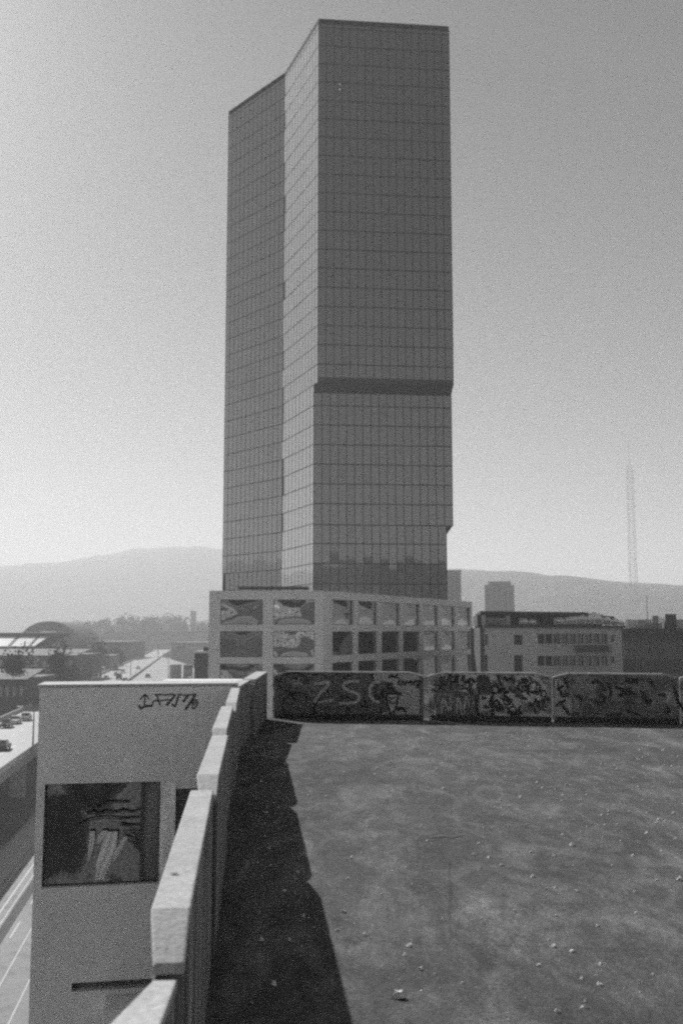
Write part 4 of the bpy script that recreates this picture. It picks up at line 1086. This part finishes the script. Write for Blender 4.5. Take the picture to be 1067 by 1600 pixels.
# dark service block beside the podium
e = empty('service_block', Vector((P(315,1040,150).x, 153, STREET)), 'dark flat-roofed block beside the left corner of the stone podium', 'building')
l, r = P(304,1021,150), P(332,1021,150)
mb = MB(); mb.box(l.x, r.x, 150, 158, STREET, l.z); mb.build('wall', M_inddark, e)
mb = MB(); mb.box(l.x-.15, r.x+.1, 149.8, 158.2, l.z+.003, l.z+.3); mb.build('roof', M_concrete, e)
mb = MB(); mb.box(l.x+1.1, l.x+2.2, 151, 152.4, l.z+.303, l.z+.9); mb.build('roof_vent', M_inddark, e)
for (x0,x1,yt,Y,dep,lab) in ((126,198,1003,640,60,'low dark depot left of the viaduct below the long shed'),(268,338,1004,745,60,'low dark depot right of the viaduct beside the podium')):
    l, r = P(x0,yt,Y), P(x1,yt,Y)
    e = empty('depot', Vector(((l.x+r.x)/2, Y+dep/2, STREET)), lab, 'depot', 'low dark depots beside the viaduct')
    mb = MB(); mb.box(l.x, r.x, Y, Y+dep, STREET, l.z-.4); mb.build('wall', M_hall, e)
    mb = MB(); mb.box(l.x-.6, r.x+.6, Y-.6, Y+dep+.6, l.z-.39, l.z); mb.build('roof', M_hall2, e)
    mb = MB(); mb.box(l.x+1, r.x-1, Y-.15, Y-.02, l.z-4.6, l.z-3.0); mb.build('window_band', mat('shed_window', .32, .3, .1, .3), e)
# dark low warehouses filling the left foreground
M_wh = mat('warehouse_wall', .10, .85, .2, .1)
for (x0,x1,yt,Y,dep,nm,lab) in ((-70,118,1022,360,40,'warehouse','dark low warehouse below the bright rooflights'),(-110,40,1058,240,26,'warehouse','dark warehouse roof left of the ramps, lowest in its group')):
    l, r = P(x0,yt,Y), P(x1,yt,Y)
    e = empty(nm, Vector(((l.x+r.x)/2, Y+dep/2, STREET)), lab, 'warehouse', 'dark warehouses at the left')
    mb = MB(); mb.box(l.x, r.x, Y, Y+dep, STREET, l.z-.5); mb.build('wall', M_wh, e)
    mb = MB(); mb.extr([Vector((l.x-.5,Y-.5,l.z-.49)),Vector((r.x+.5,Y-.5,l.z-.49)),Vector((r.x+.5,Y+dep/2,l.z+1.4)),Vector((l.x-.5,Y+dep/2,l.z+1.4))], (0,0,-.3)); mb.build('roof', M_hall2, e)
    mb = MB()
    n = 14
    for k in range(n): xx = l.x+(r.x-l.x)*(k+.2)/n; mb.box(xx, xx+(r.x-l.x)*.5/n, Y-.12, Y-.03, l.z-4.5, l.z-2.2)
    mb.build('window_band', mat('shed_window', .32, .3, .1, .3), e)

# ------------------------------------------------------------------ trees
def crown_mesh(seed, n=1700):
    rr = random.Random(seed); mb = MB()
    cl = []
    for k in range(16):
        a = rr.uniform(0, 2*math.pi); z = rr.uniform(.35, 1.0); rad = (1-abs(z-.62)*1.5)*rr.uniform(.25,.85)
        cl.append((Vector((math.cos(a)*rad*.42, math.sin(a)*rad*.42, z)), rr.uniform(.10,.22)))
    for k in range(n):
        c, r = rr.choice(cl)
        d = Vector((rr.gauss(0,1), rr.gauss(0,1), rr.gauss(0,1))).normalized()*r*rr.uniform(.5,1.05)
        p = c+d; s = rr.uniform(.013,.032)
        u = Vector((rr.gauss(0,1), rr.gauss(0,1), rr.gauss(0,.6))).normalized(); v = u.orthogonal().normalized()
        mb.quad(p-u*s-v*s*.6, p+u*s-v*s*.6, p+u*s*.8+v*s*.7, p-u*s*.8+v*s*.7)
    return mb
def tree_proto(seed):
    r = bpy.data.objects.new('tree', None); COL.objects.link(r)
    o = crown_mesh(seed).build('crown', M_leaf); o.parent = r
    mb = MB(); mb.tube((0,0,0),(0.01,0,.5), .030, .018, 8)
    rr = random.Random(seed)
    for k in range(6):
        a = k*1.05+rr.random(); mb.tube((0,0,.3+.05*k),(math.cos(a)*.22, math.sin(a)*.22, .55+.06*k), .012, .004, 5)
    o = mb.build('trunk', M_bark); o.parent = r
    return r
tp = []
trees = [ # px, ytop, ybase, Y, widthfactor, label
    (120,978,1010,1120,1.2,'hazy tree just right of the rounded hall roof'),(138,974,1010,1140,1.1,'hazy tree between the rounded hall and the long shed'),
    (158,972,1005,1160,1.2,'hazy tree over the sloping left end of the long shed'),(178,975,1005,1180,1.2,'hazy low tree over the left third of the long shed'),
    (199,968,1005,1140,1.3,'tallest hazy tree over the long shed, left of its middle'),(216,976,1005,1190,1.1,'hazy low tree over the middle of the long shed'),
    (233,968,1005,1120,1.3,'hazy round tree over the long shed, right of its middle'),(250,973,1005,1200,1.1,'hazy narrow tree third left of the chimney'),
    (265,967,1005,1130,1.2,'hazy tree second left of the chimney'),(283,968,1005,1140,1.2,'hazy tree directly left of the chimney'),(318,975,1005,1120,1.2,'hazy tree between the chimney and the podium'),
    (96,1020,1056,322,1.1,'dark bushy tree left of the bay building'),(84,1028,1060,286,1.1,'dark tree at the head of the ramps'),(106,1046,1062,338,1.0,'low dark tree in front of the bay building'),
    (183,1018,1040,530,1.2,'dark tree behind the car queue below the long shed'),(40,1025,1062,300,1.4,'dark spreading tree in front of the left warehouse'),(12,1035,1075,250,1.4,'dark tree at the left edge above the car lanes'),
    (155,1005,1030,480,1.3,'dark low tree at the left end of the long shed'),
    (132,1010,1035,520,1.2,'dark tree between the bay building and the low dark depot'),(196,1008,1030,690,1.2,'small dark tree at the right end of the low dark depot'),(176,1012,1034,600,1.2,'dark tree in front of the low dark depot, right of its middle')]
for i, (px, yt, yb, Y, wf, lab) in enumerate(trees):
    if i < 4: c = tree_proto(100+i); tp.append(c)
    else: c = copy_tree(tp[i % 4])
    zt = P(px, yt, Y).z; h = max(4, zt-STREET); c.location = (P(px, yt, Y).x, Y, STREET)
    hv = min(h, (P(px,yt,Y)-P(px,yb,Y)).length*1.6); ww = max(hv, h*.55)*wf
    c.scale = (ww, ww, h); c.rotation_euler = (0,0,i*1.7); c.name = 'tree'
    tag(c, lab, 'tree', 'trees among the sheds at the left')

# ------------------------------------------------------------------ buildings behind the viewpoint that the glass mirrors
M_mir = mat('pale_render', .5, .8, .1, .2)
for k, (x0,x1,y,dp,zt,m,lab) in enumerate(((-70,-38,-60,25,-6,M_mir,'long pale block mirrored in the left podium windows'),(-20,14,-95,30,8,M_ind,'grey block mirrored in the glass of the tower foot'),(30,75,-80,30,-2,M_mir,'pale low block mirrored in the right podium windows'),(-140,-90,-150,30,14,M_ind,'tall grey block mirrored in the tower foot'),(60,90,-190,30,22,M_block,'slab block mirrored in the tower foot'))):
    e = empty('mirrored_block', Vector(((x0+x1)/2, y-dp/2, STREET)), lab, 'building', 'blocks behind the camera')
    hs = []; L = x1-x0; n = int(L/4)
    for i in range(n):
        z = zt-3.2
        while z > STREET+1: hs.append((L*(i+.2)/n, L*(i+.8)/n, z, z+1.7)); z -= 3.6
    mb = MB(); wall_open(mb, Vector((x1,y,0)), Vector((-1,0,0)), L, STREET, zt, hs, Vector((0,1,0)), .2)
    mb.quad((x0,y,STREET),(x0,y,zt),(x0,y-dp,zt),(x0,y-dp,STREET)); mb.quad((x1,y,STREET),(x1,y-dp,STREET),(x1,y-dp,zt),(x1,y,zt)); mb.quad((x0,y-dp,STREET),(x0,y-dp,zt),(x1,y-dp,zt),(x1,y-dp,STREET))
    mb.build('wall', m, e)
    mb = MB(); mb.box(x0+.1, x1-.1, y-.3, y-.21, STREET, zt-.5); mb.build('window_band', M_inddark, e)
    mb = MB(); mb.box(x0-.3, x1+.3, y-dp-.3, y+.3, zt+.003, zt+.4); mb.build('roof', M_darkroof, e)

# ================================================================== HAZE
hz = MB(); hz.box(-5200, 5200, -5200, 5200, STREET-1, 335)
HAZE_D = 4.3e-4
m = bpy.data.materials.new('haze_air'); m.use_nodes = True; nt = m.node_tree
for nd in list(nt.nodes):
    if nd.type != 'OUTPUT_MATERIAL': nt.nodes.remove(nd)
out = [nd for nd in nt.nodes if nd.type == 'OUTPUT_MATERIAL'][0]
pv = nt.nodes.new('ShaderNodeVolumePrincipled'); pv.inputs['Color'].default_value = (.90,.90,.90,1); pv.inputs['Density'].default_value = HAZE_D
pv.inputs['Anisotropy'].default_value = .2
nt.links.new(pv.outputs[0], out.inputs['Volume'])
ho = hz.build('haze', m); tag(ho, kind='stuff'); ho.display_type = 'WIRE'

# ================================================================== LIGHT, SKY, CAMERA
SUN_AZ, SUN_EL = R(-33.0), R(34.0)
SKY_S, SUN_S, EXPO = .088, 4.8, .30
FILM = (.75,.21,.04); DUST, AIR = .45, .6
sd = Vector((math.sin(SUN_AZ)*math.cos(SUN_EL), math.cos(SUN_AZ)*math.cos(SUN_EL), math.sin(SUN_EL)))
L = bpy.data.lights.new('sun', 'SUN'); L.energy = SUN_S; L.angle = R(.55); L.color = (1, 1, 1)
lo = bpy.data.objects.new('sun', L); COL.objects.link(lo); lo.rotation_euler = sd.to_track_quat('Z', 'Y').to_euler()
Wd = bpy.data.worlds.new('World'); SC.world = Wd; Wd.use_nodes = True; nt = Wd.node_tree
bg = nt.nodes['Background']; sk = nt.nodes.new('ShaderNodeTexSky'); sk.sky_type = 'NISHITA'; sk.sun_disc = False
sk.sun_elevation = SUN_EL; sk.sun_rotation = SUN_AZ; sk.air_density = AIR; sk.dust_density = DUST; sk.ozone_density = 1.0; sk.altitude = 400
sp = nt.nodes.new('ShaderNodeSeparateColor'); nt.links.new(sk.outputs[0], sp.inputs[0])    # black-and-white film: the sky as grey tones
acc = None
for k, wgt in enumerate(FILM):
    mm = nt.nodes.new('ShaderNodeMath'); mm.operation = 'MULTIPLY_ADD'; mm.inputs[1].default_value = wgt; mm.inputs[2].default_value = 0
    nt.links.new(sp.outputs[k], mm.inputs[0])
    if acc: nt.links.new(acc, mm.inputs[2])
    acc = mm.outputs[0]
nt.links.new(acc, bg.inputs['Color']); bg.inputs['Strength'].default_value = SKY_S

cam = bpy.data.cameras.new('camera'); co = bpy.data.objects.new('camera', cam); COL.objects.link(co)
co.location = EYE; co.rotation_euler = (math.pi/2 + TH, 0, 0)
cam.sensor_fit = 'HORIZONTAL'; cam.sensor_width = 24.0; cam.lens = 24.0*F/1067.0; cam.clip_start = .05; cam.clip_end = 30000
cam.dof.use_dof = True; cam.dof.focus_distance = 40.0; cam.dof.aperture_fstop = 5.6
SC.camera = co
vs = SC.view_settings; vs.view_transform = 'Standard'; vs.look = 'None'; vs.exposure = EXPO; vs.gamma = 1.0
SC.render.engine = 'CYCLES'
cy = SC.cycles
cy.max_bounces = 8; cy.diffuse_bounces = 3; cy.glossy_bounces = 4; cy.volume_bounces = 1
cy.use_denoising = False
cy.use_adaptive_sampling = True; cy.adaptive_threshold = .038; cy.adaptive_min_samples = 20
cy.sample_clamp_indirect = 2.0
cy.pixel_filter_type = 'BLACKMAN_HARRIS'; cy.filter_width = 2.5
